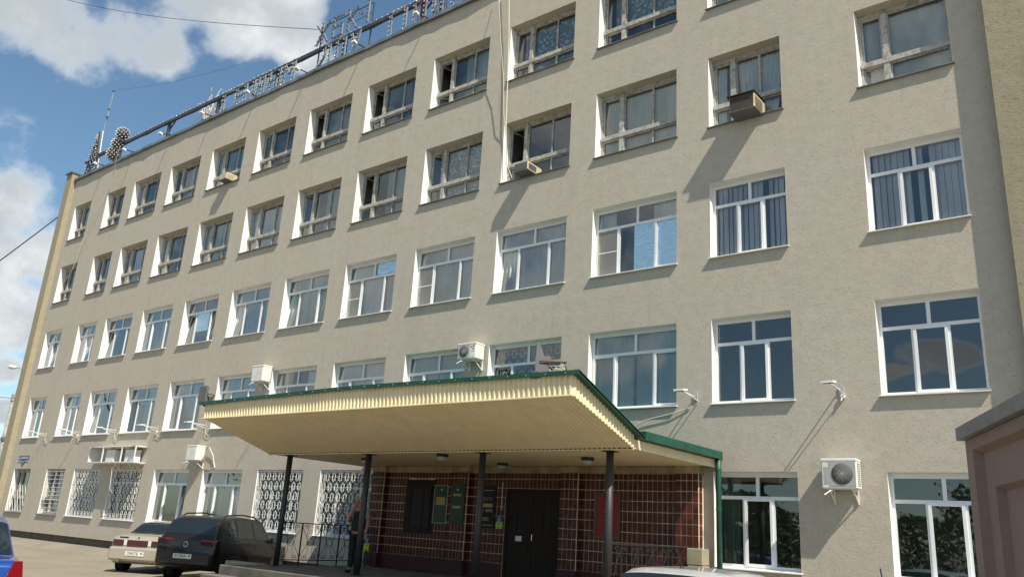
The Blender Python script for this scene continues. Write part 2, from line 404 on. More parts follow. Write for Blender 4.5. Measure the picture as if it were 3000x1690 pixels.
def part(name, mb, mat, parent=None, smooth=False, kind=None, label=None):
    if parent is not None:
        og = origin(parent)
        if og.length: mb.v = [(x-og.x, y-og.y, z-og.z) for x, y, z in mb.v]
    o = bpy.data.objects.new(name, mb.mesh(name, mat, smooth)); COL.objects.link(o)
    if parent is not None: o.parent = parent
    if kind: o['kind'] = kind
    if label: o['label'] = label
    return o
def solo(name, mb, mat, label, cat, group=None, smooth=False):
    vs_ = mb.v; xs = [v[0] for v in vs_]; ys = [v[1] for v in vs_]; zs = [v[2] for v in vs_]
    c = ((min(xs)+max(xs))/2, (min(ys)+max(ys))/2, min(zs))
    mb.v = [(x-c[0], y-c[1], z-c[2]) for x, y, z in vs_]
    o = bpy.data.objects.new(name, mb.mesh(name, mat, smooth)); COL.objects.link(o); o.location = c
    return tag(o, label, cat, group)
def text(name, body, size, loc, rot, mat, parent=None, align='CENTER', ext=.002, sx=1.0):
    cu = bpy.data.curves.new(name, 'FONT'); cu.body = body; cu.size = size; cu.align_x = align; cu.align_y = 'CENTER'; cu.extrude = ext
    cu.materials.append(M[mat]); o = bpy.data.objects.new(name, cu); COL.objects.link(o)
    og = origin(parent) if parent else Vector((0, 0, 0))
    o.location = Vector(loc)-og; o.rotation_euler = rot; o.scale = (sx, 1, 1)
    if parent: o.parent = parent
    return o
FRONT = (math.pi/2, 0, 0)     # text facing -Y

# ================================================================== setting
def sheet(name, fn, nu, nv, mat):
    o = part(name, MB().grid(fn, nu, nv), mat); o['kind'] = 'structure'; return o
LOT = -0.2
sheet('ground', lambda u, v: (-600+1200*u, -600+1200*v, LOT), 8, 8, 'asphalt')
rp = random.Random(3)
edge = [.10*math.sin(i*.31)+.06*math.sin(i*.83+1)+.04*math.sin(i*1.7) for i in range(241)]
def pavefn(u, v):
    x = -34+26*u; i = int(round(u*240))
    y0 = .14; y1 = -.85+edge[i]*.5
    y = y0+(y1-y0)*v
    z = .03*(1-v)+(LOT+.004)*v 
    return (x, y, z-(.0 if v < .99 else .012))
pv = sheet('pavement', pavefn, 240, 6, 'asphalt')
for p_ in pv.data.polygons: p_.use_smooth = True

# ================================================================== office building
ZB = [1.10, 4.425, 7.75, 11.05, 14.36]; ZT = [3.00, 6.32, 9.60, 12.955, 16.245]
XL = [6.645, 3.213, 0.0, -3.179, -6.36, -9.535, -12.727, -15.923, -19.171, -22.424, -25.643, -28.265, -31.707]
WD = [1.80, 1.77]+[2.362]*9+[1.79, 1.79]
XW0, XW1, ZW0, ZW1 = -32.35, 9.09, 0.30, 17.86
bld = thing('office_building', 'long five storey beige plastered office building with rows of white and peeling windows', 'building', (-11.6, 0, 0))
xs = sorted([XW0, XW1]+[x for x in XL]+[x+w for x, w in zip(XL, WD)])
zs = sorted([ZW0, ZW1]+ZB+ZT)
wall = MB()
def is_open(xc, zc):
    for f in range(5):
        if ZB[f] < zc < ZT[f]:
            for c in range(13):
                if XL[c] < xc < XL[c]+WD[c]: return not (f == 0 and c in (2, 3, 4))
    return False
for i in range(len(xs)-1):
    for j in range(len(zs)-1):
        if not is_open((xs[i]+xs[i+1])/2, (zs[j]+zs[j+1])/2):
            wall.quad((xs[i], 0, zs[j]), (xs[i+1], 0, zs[j]), (xs[i+1], 0, zs[j+1]), (xs[i], 0, zs[j+1]))
wall.quad((XW0, 0, ZW0), (XW0, .12, ZW0), (XW1, .12, ZW0), (XW1, 0, ZW0))
part('wall', wall, 'stucco', bld)
part('plinth', MB().box(XW0, XW1, .12, .4, -.6, .31), 'plinth', bld)
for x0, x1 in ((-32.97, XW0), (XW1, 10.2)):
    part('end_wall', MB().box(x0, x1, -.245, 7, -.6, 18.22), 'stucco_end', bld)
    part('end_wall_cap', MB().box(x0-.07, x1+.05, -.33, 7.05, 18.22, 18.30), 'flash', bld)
room = MB()
for f in range(5):
    z = ZB[f]-.9
    room.box(XW0+.01, XW1-.01, .45, 5.5, z-.25, z)
room.box(XW0+.01, XW1-.01, .05, 7, 17.35, 17.6)
room.box(XW0, XW1, 5.5, 5.6, -.5, 17.4); room.box(XW0+.01, XW0+.1, .05, 5.5, -.5, 17.4); room.box(XW1-.1, XW1-.01, .05, 5.5, -.5, 17.4)
for k in range(12):
    xm = (XL[k]+XL[k+1]+WD[k+1])/2
    room.box(xm-.08, xm+.08, .3, 5.5, -.5, 17.35)
part('room_wall', room, 'room', bld)
# parapet flashing with a slightly uneven drip edge
rf = random.Random(11); fl = MB(); N = 84
px = [XW0+(XW1-XW0)*i/N for i in range(N+1)]; py = [-.115+rf.uniform(-.018, .018)-.02*math.sin(i*.5) for i in range(N+1)]; pz = [17.815+rf.uniform(-.012, .012) for i in range(N+1)]
for i in range(N):
    a, b = px[i], px[i+1]; y0, y1 = py[i], py[i+1]; z0, z1 = pz[i], pz[i+1]
    fl.quad((a, y0, z0), (b, y1, z1), (b, y1+.02, 17.965), (a, y0+.02, 17.965))
    fl.quad((a, y0+.02, 17.965), (b, y1+.02, 17.965), (b, .42, 17.99), (a, .42, 17.99))
    fl.quad((a, y0, z0), (a, -.002, z0+.02), (b, -.002, z1+.02), (b, y1, z1))
part('parapet_flashing', fl, 'flash', bld)
part('roof', MB().box(XW0, XW1, .42, 7, 17.6, 17.7), 'flash', bld)
part('parapet_wall', MB().box(XW0, XW1, .30, .41, 17.6, 17.985), 'flash', bld)

# ------------------------------------------------------------------ windows
def ring(mb, x0, x1, z0, z1, w, y0, y1):
    mb.box(x0, x0+w, y0, y1, z0, z1); mb.box(x1-w, x1, y0, y1, z0, z1)
    mb.box(x0+w, x1-w, y0+.001, y1-.001, z0, z0+w); mb.box(x0+w, x1-w, y0+.001, y1-.001, z1-w, z1)
def pane(x0, x1, z0, z1, y, mat, par, T=None):
    mb = MB().quad((x0, y, z0), (x1, y, z0), (x1, y, z1), (x0, y, z1))
    if T: mb.v = [T(*p) for p in mb.v]
    return part('pane', mb, mat, par)
def curtain(x0, x1, z0, z1, y, mat, par, amp=.025, per=.13, taper=0, seed=0):
    r_ = random.Random(seed); ph = r_.uniform(0, 6); n = max(8, int((x1-x0)/.035))
    def fn(u, v):
        xc = (x0+x1)/2; x = x0+(x1-x0)*u; k = 1-taper*(1-v)**1.2*(1 if v < 1 else 0)
        x = xc+(x-xc)*k if taper else x
        return (x, y+amp*math.sin(2*math.pi*u*(x1-x0)/per+ph)+amp*.5*math.sin(2*math.pi*u*(x1-x0)/per*.37+ph*2), z0+(z1-z0)*v)
    return part('curtain', MB().grid(fn, n, 6 if taper else 1), mat, par, smooth=True)
def blinds(x0, x1, z0, z1, y, par, gap=(), seed=0):
    mb = MB(); x = x0; r_ = random.Random(seed)
    while x < x1-.05:
        if not any(a < (x-x0)/(x1-x0) < b for a, b in gap):
            t = r_.uniform(-.02, .02)+.022
            mb.quad((x, y+t, z0), (x+.118, y-t, z0), (x+.118, y-t, z1), (x, y+t, z1))
        x += .12
    return part('vertical_blind', mb, 'blind', par)
TILT = {(3, 4): 'L', (3, 7): 'LR', (3, 8): 'L', (3, 9): 'LR', (3, 11): 'L', (3, 12): 'M', (3, 13): 'M', (2, 4): 'LR', (2, 5): '', (2, 7): 'L', (2, 8): 'L', (2, 11): 'L', (1, 9): 'R', (1, 8): 'R', (2, 10): '', (2, 9): ''}
SWING = {(2, 10): 'L'}
NET = {(3, 3), (3, 5), (3, 6)}
FOIL = {(3, 3): (('M', .42, 1, 0, 1), ('R', 0, 1, 0, 1)), (3, 6): (('UR', .08, .9, .05, 1),), (3, 9): (('M', 0, .92, .38, 1),)}
CUR = {(3, 1): 'blind', (3, 2): 'blind', (2, 1): 'none', (2, 2): 'none', (1, 1): 'none', (1, 2): 'drape', (2, 3): 'full_green', (2, 4): 'none', (2, 5): 'full_green', (2, 6): 'full', (2, 7): 'part', (2, 8): 'full',
       (3, 3): 'part', (3, 4): 'full', (3, 5): 'full', (3, 6): 'full', (3, 7): 'full_green', (3, 8): 'full', (3, 9): 'none', (3, 10): 'full_green', (3, 11): 'none',
       (1, 9): 'drapefull', (1, 8): 'full', (4, 3): 'roller', (4, 1): 'roller_right', (4, 2): 'swag', (4, 4): 'none', (5, 3): 'lace', (5, 4): 'lace', (5, 5): 'right', (5, 6): 'green_dark', (5, 7): 'green_dark', (5, 8): 'drape', (4, 5): 'lace', (4, 6): 'right', (4, 7): 'right', (4, 8): 'full', (4, 9): 'full_green'}
VENT = {(5, 4): 0, (5, 5): 1, (5, 6): 1, (5, 7): 1, (5, 8): .5, (4, 4): 1, (4, 6): 1, (4, 7): .6, (4, 8): .6, (4, 9): .7, (5, 9): .5, (5, 10): .3, (4, 10): .6, (4, 11): .3, (5, 11): .6, (5, 3): 0}
def hang(f, c, x0, x1, z0, z1, y, win):
    sd = f*20+c; r_ = random.Random(sd); st = CUR.get((f, c)) or r_.choice(['full', 'part', 'full_green', 'right', 'none', 'full'])
    w = x1-x0
    if st == 'blind':
        blinds(x0+.05, x1-.05, z0, z1, y, win, ((.63, .72),) if c == 2 else ((.40, .47), (.58, .64)), sd)
    elif st == 'full': curtain(x0, x1, z0, z1, y, 'sheer', win, seed=sd)
    elif st == 'full_green':
        curtain(x0, x0+w*.46, z0, z1, y, 'sheer_green', win, seed=sd); curtain(x0+w*.5, x1, z0, z1, y, 'sheer_green', win, seed=sd+1)
    elif st == 'part':
        curtain(x0, x0+w*.22, z0, z1, y, 'sheer', win, .03, .1, seed=sd); curtain(x0+w*.68, x1, z0, z1, y, 'sheer', win, seed=sd+1)
    elif st == 'right': curtain(x0+w*.48, x1, z0, z1, y, 'sheer_green', win, seed=sd)
    elif st == 'green_dark': curtain(x0+w*.2, x1, z0, z1, y, 'drape', win, .02, .2, seed=sd)
    elif st == 'drape': curtain(x0+.02, x0+w*.26, z0, z1, y, 'drape', win, .03, .12, .25, seed=sd)
    elif st == 'drapefull': curtain(x0+.3*w, x1-.05, z0, z1, y, 'drape', win, .02, .16, seed=sd)
    elif st == 'roller': part('roller_blind', MB().quad((x0, y, z0), (x1, y, z0), (x1, y, z1), (x0, y, z1)), 'roller', win)
    elif st == 'roller_right': curtain(x0, x1, z0, z1, y, 'roller', win, .015, .4, seed=sd)
    elif st == 'swag': curtain(x0+w*.30, x1-.02, z0, z1, y, 'sheer', win, .03, .12, .35, seed=sd); curtain(x0, x0+.16*w, z0, z1, y, 'sheer', win, .03, .1, .3, seed=sd+2)
    elif st == 'lace': curtain(x0+w*.12, x1, z0+.35*(z1-z0) if c == 3 else z0, z1, y, 'lace', win, seed=sd)
def tilt_T(zb, yb, ang=.11): return lambda x, y, z: (x, y+(z-zb)*ang, z)
def swing_T(xh, yh, ang):
    ca, sa = math.cos(ang), math.sin(ang)
    return lambda x, y, z: (xh+(x-xh)*ca-(y-yh)*sa, yh+(x-xh)*sa+(y-yh)*ca, z)
def sash(x0, x1, z0, z1, y, win, T=None, w=.055, mat='pvc', gl='glass', d=.06):
    mb = MB(); ring(mb, x0, x1, z0, z1, w, y, y+d)
    if T: mb.v = [T(*p) for p in mb.v]
    s_ = part('sash', mb, mat, win)
    pane(x0+w-.004, x1-w+.004, z0+w-.004, z1-w+.004, y+d*.5, gl, win, T)
def reveal(x0, x1, z0, z1, y, win, soffit='reveal'):
    mb = MB().quad((x0, 0, z0), (x0, y, z0), (x0, y, z1), (x0, 0, z1)).quad((x1, 0, z0), (x1, 0, z1), (x1, y, z1), (x1, y, z0))
    mb.quad((x0, 0, z0), (x1, 0, z0), (x1, y, z0), (x0, y, z0))
    part('reveal', mb, 'reveal', win)
    part('lintel_soffit', MB().quad((x0, 0, z1), (x0, y, z1), (x1, y, z1), (x1, 0, z1)), soffit, win)
def pvc_window(f, c):
    x0, z0, z1 = XL[c-1], ZB[f-1], ZT[f-1]; x1 = x0+WD[c-1]; y = .195 if f > 1 else .175
    wide = WD[c-1] > 2
    fr = MB(); fw = .06
    ring(fr, x0, x1, z0+.02, z1-.04, fw, y, y+.07)
    zt = z0+(z1-z0)*(.705 if f > 1 else .73); fr.box(x0+fw, x1-fw, y+.0015, y+.068, zt-.035, zt+.035)
    xm = (x0+x1)/2+(.02 if wide else 0); fr.box(xm-.035, xm+.035, y+.003, y+.066, zt+.035, z1-.04-fw)
    a, b = (x0+(x1-x0)*.285, x0+(x1-x0)*.715) if wide else (x0+(x1-x0)*.335, x0+(x1-x0)*.675)
    for q in (a, b): fr.box(q-.035, q+.035, y+.003, y+.066, z0+.02+fw, zt-.035)
    fr.box(x0, x1, y-.004, y+.02, z1-.041, z1-.002)
    win = part('window', fr, 'pvc', bld)
    reveal(x0, x1, z0, z1, y+.03, win)
    part('sill', MB().hexa([(x0-.03, -.075, z0-.025), (x1+.03, -.075, z0-.025), (x1+.03, y, z0+.0), (x0-.03, y, z0+.0), (x0-.03, -.075, z0-.005), (x1+.03, -.075, z0-.005), (x1+.03, y, z0+.022), (x0-.03, y, z0+.022)]), 'sill_white', win)
    cells = {'UL': (x0+fw, xm-.035, zt+.035, z1-.04-fw), 'UR': (xm+.035, x1-fw, zt+.035, z1-.04-fw),
             'L': (x0+fw, a-.035, z0+.02+fw, zt-.035), 'M': (a+.035, b-.035, z0+.02+fw, zt-.035), 'R': (b+.035, x1-fw, z0+.02+fw, zt-.035)}
    tl = TILT.get((f, c)); sw = SWING.get((f, c), '')
    opens = ('L', 'R') if wide else ('M',)
    for k, (p, q, r, s) in cells.items():
        if k in opens and not (k == 'R' and (f, c) in ((3, 4), (3, 8))):
            o_ = .028
            if k in sw: T = swing_T(p, y+.03, rad(65))
            elif tl and k in tl: T = tilt_T(r, y)
            else: T = None
            if (f, c) in NET and k == 'L':
                sash(p-o_, q+o_, r-o_, s+o_, y+.05, win)
                nf = MB(); ring(nf, p-.01, q+.01, r-.01, s+.01, .02, y-.012, y-.002); nf.box(p, q, y-.012, y-.002, (r+s)/2-.012, (r+s)/2+.012)
                n_ = part('insect_screen', nf, 'pvc', win); 
                part('pane', MB().quad((p, y-.007, r), (q, y-.007, r), (q, y-.007, s), (p, y-.007, s)), 'net', win)
            else: sash(p-o_, q+o_, r-o_, s+o_, y-.018 if T is None else y+.01, win, T)
        else: pane(p-.004, q+.004, r-.004, s+.004, y+.03, 'glass', win)
    for k, u0, u1, v0, v1 in FOIL.get((f, c), ()):
        p, q, r, s = cells[k]; i_ = .03 if k == 'R' else 0
        yy = y+.022 if k != 'R' else y+.006
        P = lambda u, v: (p+i_+(q-p-2*i_)*(u0+(u1-u0)*u), yy, r+i_+(s-r-2*i_)*(v0+(v1-v0)*v))
        part('foil_sheet', MB().quad(P(0, 0), P(1, 0), P(1, 1), P(0, 1)), 'foil', win)
    hang(f, c, x0+.03, x1-.03, z0+.02, z1-.02, y+.115, win)
    return win
def wood_window(f, c):
    x0, z0, z1 = XL[c-1], ZB[f-1], ZT[f-1]; x1 = x0+WD[c-1]; y = .275 if f > 1 else .2
    w = x1-x0; h = z1-z0
    fr = MB(); ring(fr, x0, x1, z0+.015, z1-.05, .055, y, y+.12)
    a = x0+w*(.27 if w > 2 else .30); zt = z0+h*.335
    fr.box(a-.06, a+.06, y-.03, y+.1, z0+.016, z1-.051)
    fr.box(x0+.02, x1-.02, y-.045, y+.1, zt-.06, zt+.055)
    fr.box(x0, x1, y-.01, y+.1, z1-.05, z1-.003)
    win = part('window', fr, 'wood', bld)
    reveal(x0, x1, z0, z1, y+.05, win, 'stucco')
    part('sill', MB().hexa([(x0-.04, -.07, z0-.03), (x1+.04, -.07, z0-.03), (x1+.04, y, z0-.005), (x0-.04, y, z0-.005), (x0-.04, -.07, z0-.012), (x1+.04, -.07, z0-.012), (x1+.04, y, z0+.014), (x0-.04, y, z0+.014)]), 'sill_grey', win)
    single = (c == 1)
    mids = [] if single else [x0+w*(.655 if w > 2 else .66)]
    edges = [a+.06]+mids+[x1-.055]
    thin = MB()
    for m_ in mids: thin.box(m_-.018, m_+.018, y+.02, y+.075, z0+.07, zt-.06); thin.box(m_-.018, m_+.018, y+.02, y+.075, zt+.055, z1-.105)
    if mids: part('glazing_bar', thin, 'wood', win)
    for i in range(len(edges)-1):
        for (r, s) in ((z0+.07, zt-.06), (zt+.055, z1-.105)):
            p, q = edges[i], edges[i+1]
            st = MB(); ring(st, p, q, r, s, .03, y+.03, y+.07); part('sash', st, 'wood', win)
            pane(p+.026, q-.026, r+.026, s-.026, y+.05, 'glass_old', win)
    v = VENT.get((f, c), random.Random(f*31+c).choice([0, 0, .5]) if c > 2 else 0)
    T = swing_T(x0+.06, y+.04, rad(75*v)) if v else None
    sash(x0+.055, a-.06, zt+.055, z1-.105, y+.03, win, T, .045, 'wood', 'glass_old')
    T2 = swing_T(x0+.06, y+.04, rad(35)) if (f, c) in ((4, 1), (5, 7), (5, 5), (4, 6)) else None
    sash(x0+.055, a-.06, z0+.07, zt-.06, y+.03, win, T2, .04, 'wood', 'glass_old')
    hang(f, c, x0+.03, x1-.03, z0+.02, z1-.06, y+.15, win)
    return win
for f in range(1, 6):
    for c in range(1, 14):
        if f == 1 and c in (3, 4, 5): continue
        if f == 5 and c == 1: pass
        if f >= 4 or (f == 1 and c in (12, 13)): wood_window(f, c)
        else: pvc_window(f, c)

# ------------------------------------------------------------------ window grilles
def rbox(mb, x0, x1, z0, z1, y, t=.008):
    w = t*2
    mb.box(x0, x0+w, y, y+w, z0, z1); mb.box(x1-w, x1, y, y+w, z0, z1); mb.box(x0+w, x1-w, y, y+w, z0, z0+w); mb.box(x0+w, x1-w, y, y+w, z1-w, z1)
def key_grille(x0, x1, z0, z1, y, name='window_grille'):
    mb = MB(); t = .008; ring(mb, x0, x1, z0, z1, .02, y, y+.018)
    nx = int((x1-x0)/.27); px = (x1-x0)/nx; nz = 6; pz = (z1-z0-.05)/nz; bw, bh = .135, pz*.70
    for j in range(nz):
        zc = z0+.025+pz*(j+.5); off = 0 if j % 2 == 0 else .5
        cx = [x0+px*(i+.5+off) for i in range(-1, nx+1)]
        for xx in cx:
            if xx-bw/2 < x0+.02 or xx+bw/2 > x1-.02: continue
            rbox(mb, xx-bw/2, xx+bw/2, zc-bh/2, zc+bh/2, y)
            for sx in (-1, 1):
                xe = min(max(xx+sx*px/2, x0+.02), x1-.02)
                a, b = sorted((xx+sx*bw/2, xe)); mb.box(a, b, y, y+.013, zc-t, zc+t)
                mb.box(xe-t, xe+t, y, y+.013, zc-pz*.5, zc+pz*.5)
            mb.box(xx-t, xx+t, y, y+.013, zc+bh/2, zc+pz*.5+.02); mb.box(xx-t, xx+t, y, y+.013, zc-pz*.5-.02, zc-bh/2)
    return part(name, mb, 'white_metal', bld)
for c in (6, 7, 10, 11): key_grille(XL[c-1]+.02, XL[c-1]+WD[c-1]-.02, ZB[0]+.03, ZT[0]-.03, .03)
key_grille(XL[3]+.05, XL[3]+WD[3]-.05, ZB[1]+.05, ZT[1]-.07, .33)
g = MB(); x0 = XL[11]; x1 = x0+WD[11]
for k in range(11): g.tube([(x0+.02, .03, 1.2+k*.17), (x1-.02, .03, 1.2+k*.17)], .008, 5)
for k in range(3): g.tube([(x0+.1+k*(WD[11]-.2)/2, .04, 1.12), (x0+.1+k*(WD[11]-.2)/2, .04, 2.97)], .008, 5)
part('window_grille', g, 'white_metal', bld)
g = MB(); x0 = XL[12]; x1 = x0+WD[12]
for k in range(8):
    xa = x0-.45+k*.28; za = 2.25; xb = xa+.62; zb = 1.13; 
    if xa < x0+.02: za -= (x0+.02-xa)*1.8; xa = x0+.02
    if xb > x1-.02: zb += (xb-x1+.02)*1.8; xb = x1-.02
    if za > zb: g.tube([(xa, .03, za), (xb, .03, zb)], .010, 5)
ring(g, x0+.02, x1-.02, 1.12, 2.28, .016, .025, .04)
part('window_grille', g, 'white_metal', bld)
# ================================================================== entrance: tiled wall (part of the building)
YT, YP = -0.10, -0.25
PIERS = [(-6.93, -6.45), (-3.95, -3.36), (-.50, -.0), (2.46, 3.00)]
TZ0, TZ1 = .655, 2.93
DOOR = (-2.22, -.58); TWIN = (-5.55, -4.72, 1.45, 2.6)
gr = MB()
spans = [(-6.45, -3.95), (-3.36, -2.22), (-.58, -.50), (0.0, 2.46)]
for a, b in spans: gr.box(a, b, YT, -.004, .42, TZ1)
gr.box(DOOR[0], DOOR[1], YT, -.004, 2.56, TZ1)
for a, b in PIERS: gr.bbox(a, b, YP, -.005, .42, TZ1+.002, .008)
part('tile_backing', gr, 'grout', bld)
fr = MB()   # cream band above the tiles
fr.box(-6.45, 3.0, YT-.006, -.003, TZ1+.004, 3.12)
for a, b in PIERS: fr.box(a-.004, b+.004, YP-.006, YT, TZ1+.005, 3.12)
part('plaster_frieze', fr, 'cream_wall', bld)
tiles = []
pw, ph = .12, .2225
rows = []
z = TZ1-.145; rows.append((z+.008, TZ1-.006))
while z-ph > TZ0-.02: rows.append((z-ph+.008, z-.008)); z -= ph
TZ0 = rows[-1][0]-.012
for a, b in spans[:2]+spans[3:]: part('tile_plinth', MB().box(a+.013, b-.013, YT-.022, YT-.002, .415, TZ0+.004), 'tile_plinth', bld)
for a, b in PIERS: part('tile_plinth', MB().box(a-.012, b+.012, YP-.024, YT, .415, TZ0+.004), 'tile_plinth', bld)
def tile_run(x0, x1, y, skip=()):
    n = max(1, round((x1-x0)/pw)); p = (x1-x0)/n
    for i in range(n):
        for r, s in rows:
            a, b = x0+p*i+.007, x0+p*(i+1)-.007
            if any(a < sx1 and b > sx0 and r < sz1 and s > sz0 for sx0, sx1, sz0, sz1 in skip): continue
            tiles.append(('f', a, b, y, r, s))
tile_run(-6.45, -3.95, YT, (TWIN,)); tile_run(-3.36, -2.22, YT); tile_run(0.0, 2.46, YT)
for i in range(14):
    a = DOOR[0]+(DOOR[1]-DOOR[0])*i/14; b = DOOR[0]+(DOOR[1]-DOOR[0])*(i+1)/14
    for r, s in rows:
        if r > 2.55: tiles.append(('f', a+.007, b-.007, YT, r, s))
for a, b in PIERS:
    tile_run(a+.004, b-.004, YP)
    for r, s in rows: tiles.append(('s', b, 0, 0, r, s))
def tile_mb(t, mb):
    k, a, b, y, r, s = t
    if k == 'f': mb.bbox(a, b, y-.011, y-.001, r, s, .003)
    else: mb.bbox(a+.001, a+.011, YP+.016, YT-.006, r, s, .003)
tiles.sort(key=lambda t: -(t[1]))
for t in tiles[:296]:
    mb = MB(); tile_mb(t, mb); part('tile', mb, 'tile', bld)
mb = MB()
for t in tiles[296:]: tile_mb(t, mb)
part('tile_field', mb, 'tile', bld, kind='stuff')
# rounded tiled corner of the right pier
# doors
dr = MB(); x0, x1 = DOOR; xm = (x0+x1)/2
dr.box(x0, x0+.07, -.09, -.01, .42, 2.56); dr.box(x1-.07, x1, -.09, -.01, .42, 2.56); dr.box(x0+.07, x1-.07, -.088, -.012, 2.48, 2.559)
door = part('entrance_door', dr, 'door', bld)
for a, b, g0 in ((x0+.075, xm-.004, -1.86), (xm+.004, x1-.075, -1.08)):
    lf = MB(); w0, w1 = g0, g0+.17
    lf.box(a, w0, -.065, -.03, .43, 2.475); lf.box(w1, b, -.065, -.03, .43, 2.475); lf.box(w0, w1, -.065, -.03, .43, 1.44); lf.box(w0, w1, -.065, -.03, 2.38, 2.475)
    for q, s in ((.55, 1.25),): lf.box(a+.1, b-.1, -.072, -.064, q, s)
    part('door_leaf', lf, 'door', door)
    part('pane', MB().box(w0, w1, -.05, -.045, 1.44, 2.38), 'black', door)
part('handle', MB().tube([(-1.36, -.065, 1.5), (-1.36, -.12, 1.5), (-1.36, -.12, 1.36), (-1.36, -.065, 1.36)], .012), 'chrome', door)
# small window in the tiled wall
wf = MB(); ring(wf, TWIN[0], TWIN[1], TWIN[2], TWIN[3], .09, YT-.04, YT-.002); wf.box(TWIN[0]+.5, TWIN[0]+.56, YT-.035, YT-.006, TWIN[2]+.09, TWIN[3]-.09)
wf.box(TWIN[0]-.13, TWIN[1]+.13, YT-.0135, YT-.002, TWIN[2]-.10, TWIN[3]+.14)
wn_ = part('lobby_window', wf, 'door', bld)
part('pane', MB().box(TWIN[0]+.09, TWIN[1]-.09, YT-.024, YT-.018, TWIN[2]+.09, TWIN[3]-.09), 'black', wn_)
# white handrail pipe by the door
part('wall_pipe', MB().tube([(-2.30, YT-.01, 2.70), (-2.30, YT-.05, 2.70), (-2.30, YT-.05, 2.05), (-2.30, YT-.01, 2.05)], .012), 'white_metal', bld)

# ------------------------------------------------------------------ notices on the tiled wall
def board(name, x0, x1, z0, z1, y, mat, label, cat, frame=None, fmat='frame_brown', group=None):
    t = thing(name, label, cat, ((x0+x1)/2, y, z0), group=group)
    part('panel', MB().box(x0, x1, y-.02, y, z0, z1), mat, t)
    if frame:
        f = MB(); ring(f, x0-.002, x1+.002, z0-.002, z1+.002, frame, y-.032, y-.003); part('frame', f, fmat, t)
    return t
b = board('notice_board', -4.60, -4.13, 1.64, 2.60, YT-.012, 'boardgreen', 'green notice board with pale rim and large pale panel left of entrance door', 'notice board', .012, 'pale_print')
part('emblem', MB().lathe((-4.36, YT-.033, 2.49), (0, -1, 0), [(0, .03), (.004, .028)], 10), 'pale_print', b)
part('print_panel', MB().box(-4.53, -4.21, YT-.036, YT-.033, 2.10, 2.30), 'gold', b)
b = board('notice_board', -3.88, -3.42, 1.66, 2.64, YP-.012, 'boardgreen', 'dark green notice board with two short lines of lettering on tiled pier', 'notice board')
part('emblem', MB().lathe((-3.66, YP-.033, 2.49), (0, -1, 0), [(0, .03), (.004, .028)], 10), 'pale_print', b)
for zz in (2.36, 2.06):
    part('print_line', MB().box(-3.80, -3.52, YP-.036, YP-.033, zz-.03, zz+.03), 'gold', b)
b = board('notice_board', -3.08, -2.52, 1.59, 2.62, YT-.012, 'black', 'black notice board with gold ЦЕНТР lettering beside entrance door', 'notice board')
yb = YT-.035
for zz, tx, sz, mt in ((2.28, 'ЦЕНТР', .115, 'gold'), (2.00, 'ЕУ', .10, 'pale_print'), (2.00, 'ВТМ', .10, 'pale_print')): text('lettering', tx, sz, (-2.80 if sz > .1 else (-2.93 if tx == 'ЕУ' else -2.70), yb, zz), FRONT, mt, b)
part('gold_strip', MB().box(-3.00, -2.60, yb-.003, yb+.001, 2.09, 2.18), 'gold', b)
for zz in (2.50, 1.66): part('rule_line', MB().box(-3.02, -2.58, yb-.003, yb+.001, zz-.006, zz+.006), 'pale_print', b)
for zz in (1.83, 1.78): part('rule_line', MB().box(-2.98, -2.70, yb-.003, yb+.001, zz-.012, zz+.012), 'gold', b)
b = board('notice_board', .40, 1.06, 1.50, 2.50, YT-.012, 'boardred', 'red notice board in bronze frame on tiled wall right of door', 'notice board', .055)
for k in range(9): part('print_line', MB().box(.52+.03*(k % 3), .95-.04*(k % 2), YT-.036, YT-.033, 1.62+k*.085, 1.632+k*.085), 'darkred', b)
def access_sign(x, y, z, label):
    t = thing('accessibility_sign', label, 'sign', (x, y, z), group='accessibility signs at the entrance')
    part('lower_panel', MB().box(x-.1, x+.1, y-.012, y, z, z+.165), 'lime', t)
    part('upper_panel', MB().box(x-.1, x+.1, y-.012, y, z+.166, z+.31), 'blue_sign', t)
    sy = MB(); c = (x, y-.016, z+.215)
    sy.tube([(c[0]+.038*math.cos(a), c[1], c[2]+.038*math.sin(a)) for a in [math.pi*2*k/14 for k in range(14)]], .006, 5, True)
    sy.tube([(x, c[1], z+.255), (x, c[1], z+.285)], .007, 5); sy.ball((x, c[1], z+.292), .011)
    part('wheelchair_symbol', sy, 'white', t)
    part('print_line', MB().box(x-.06, x+.05, y-.014, y-.011, z+.11, z+.125), 'ink', t)
    part('bell_button', MB().lathe((x, y-.012, z+.03), (0, -1, 0), [(0, .016), (.008, .013)], 10), 'ink', t)
access_sign(-2.37, YT-.012, 1.59, 'blue and lime accessibility sign on tiles right of black notice board')
access_sign(-5.80, -1.25, .86, 'blue and lime accessibility sign on a post behind the standing person')
solo('sign_post', MB().tube([(-5.80, -1.235, .42), (-5.80, -1.235, 1.2)], .018, 8), 'column', 'thin dark post carrying the low accessibility sign on porch', 'post')
solo('paper_notice', MB().box(-1.88, -1.69, -.072, -.0665, 1.33, 1.45), 'white', 'small white paper notice stuck on left leaf of entrance door', 'notice')

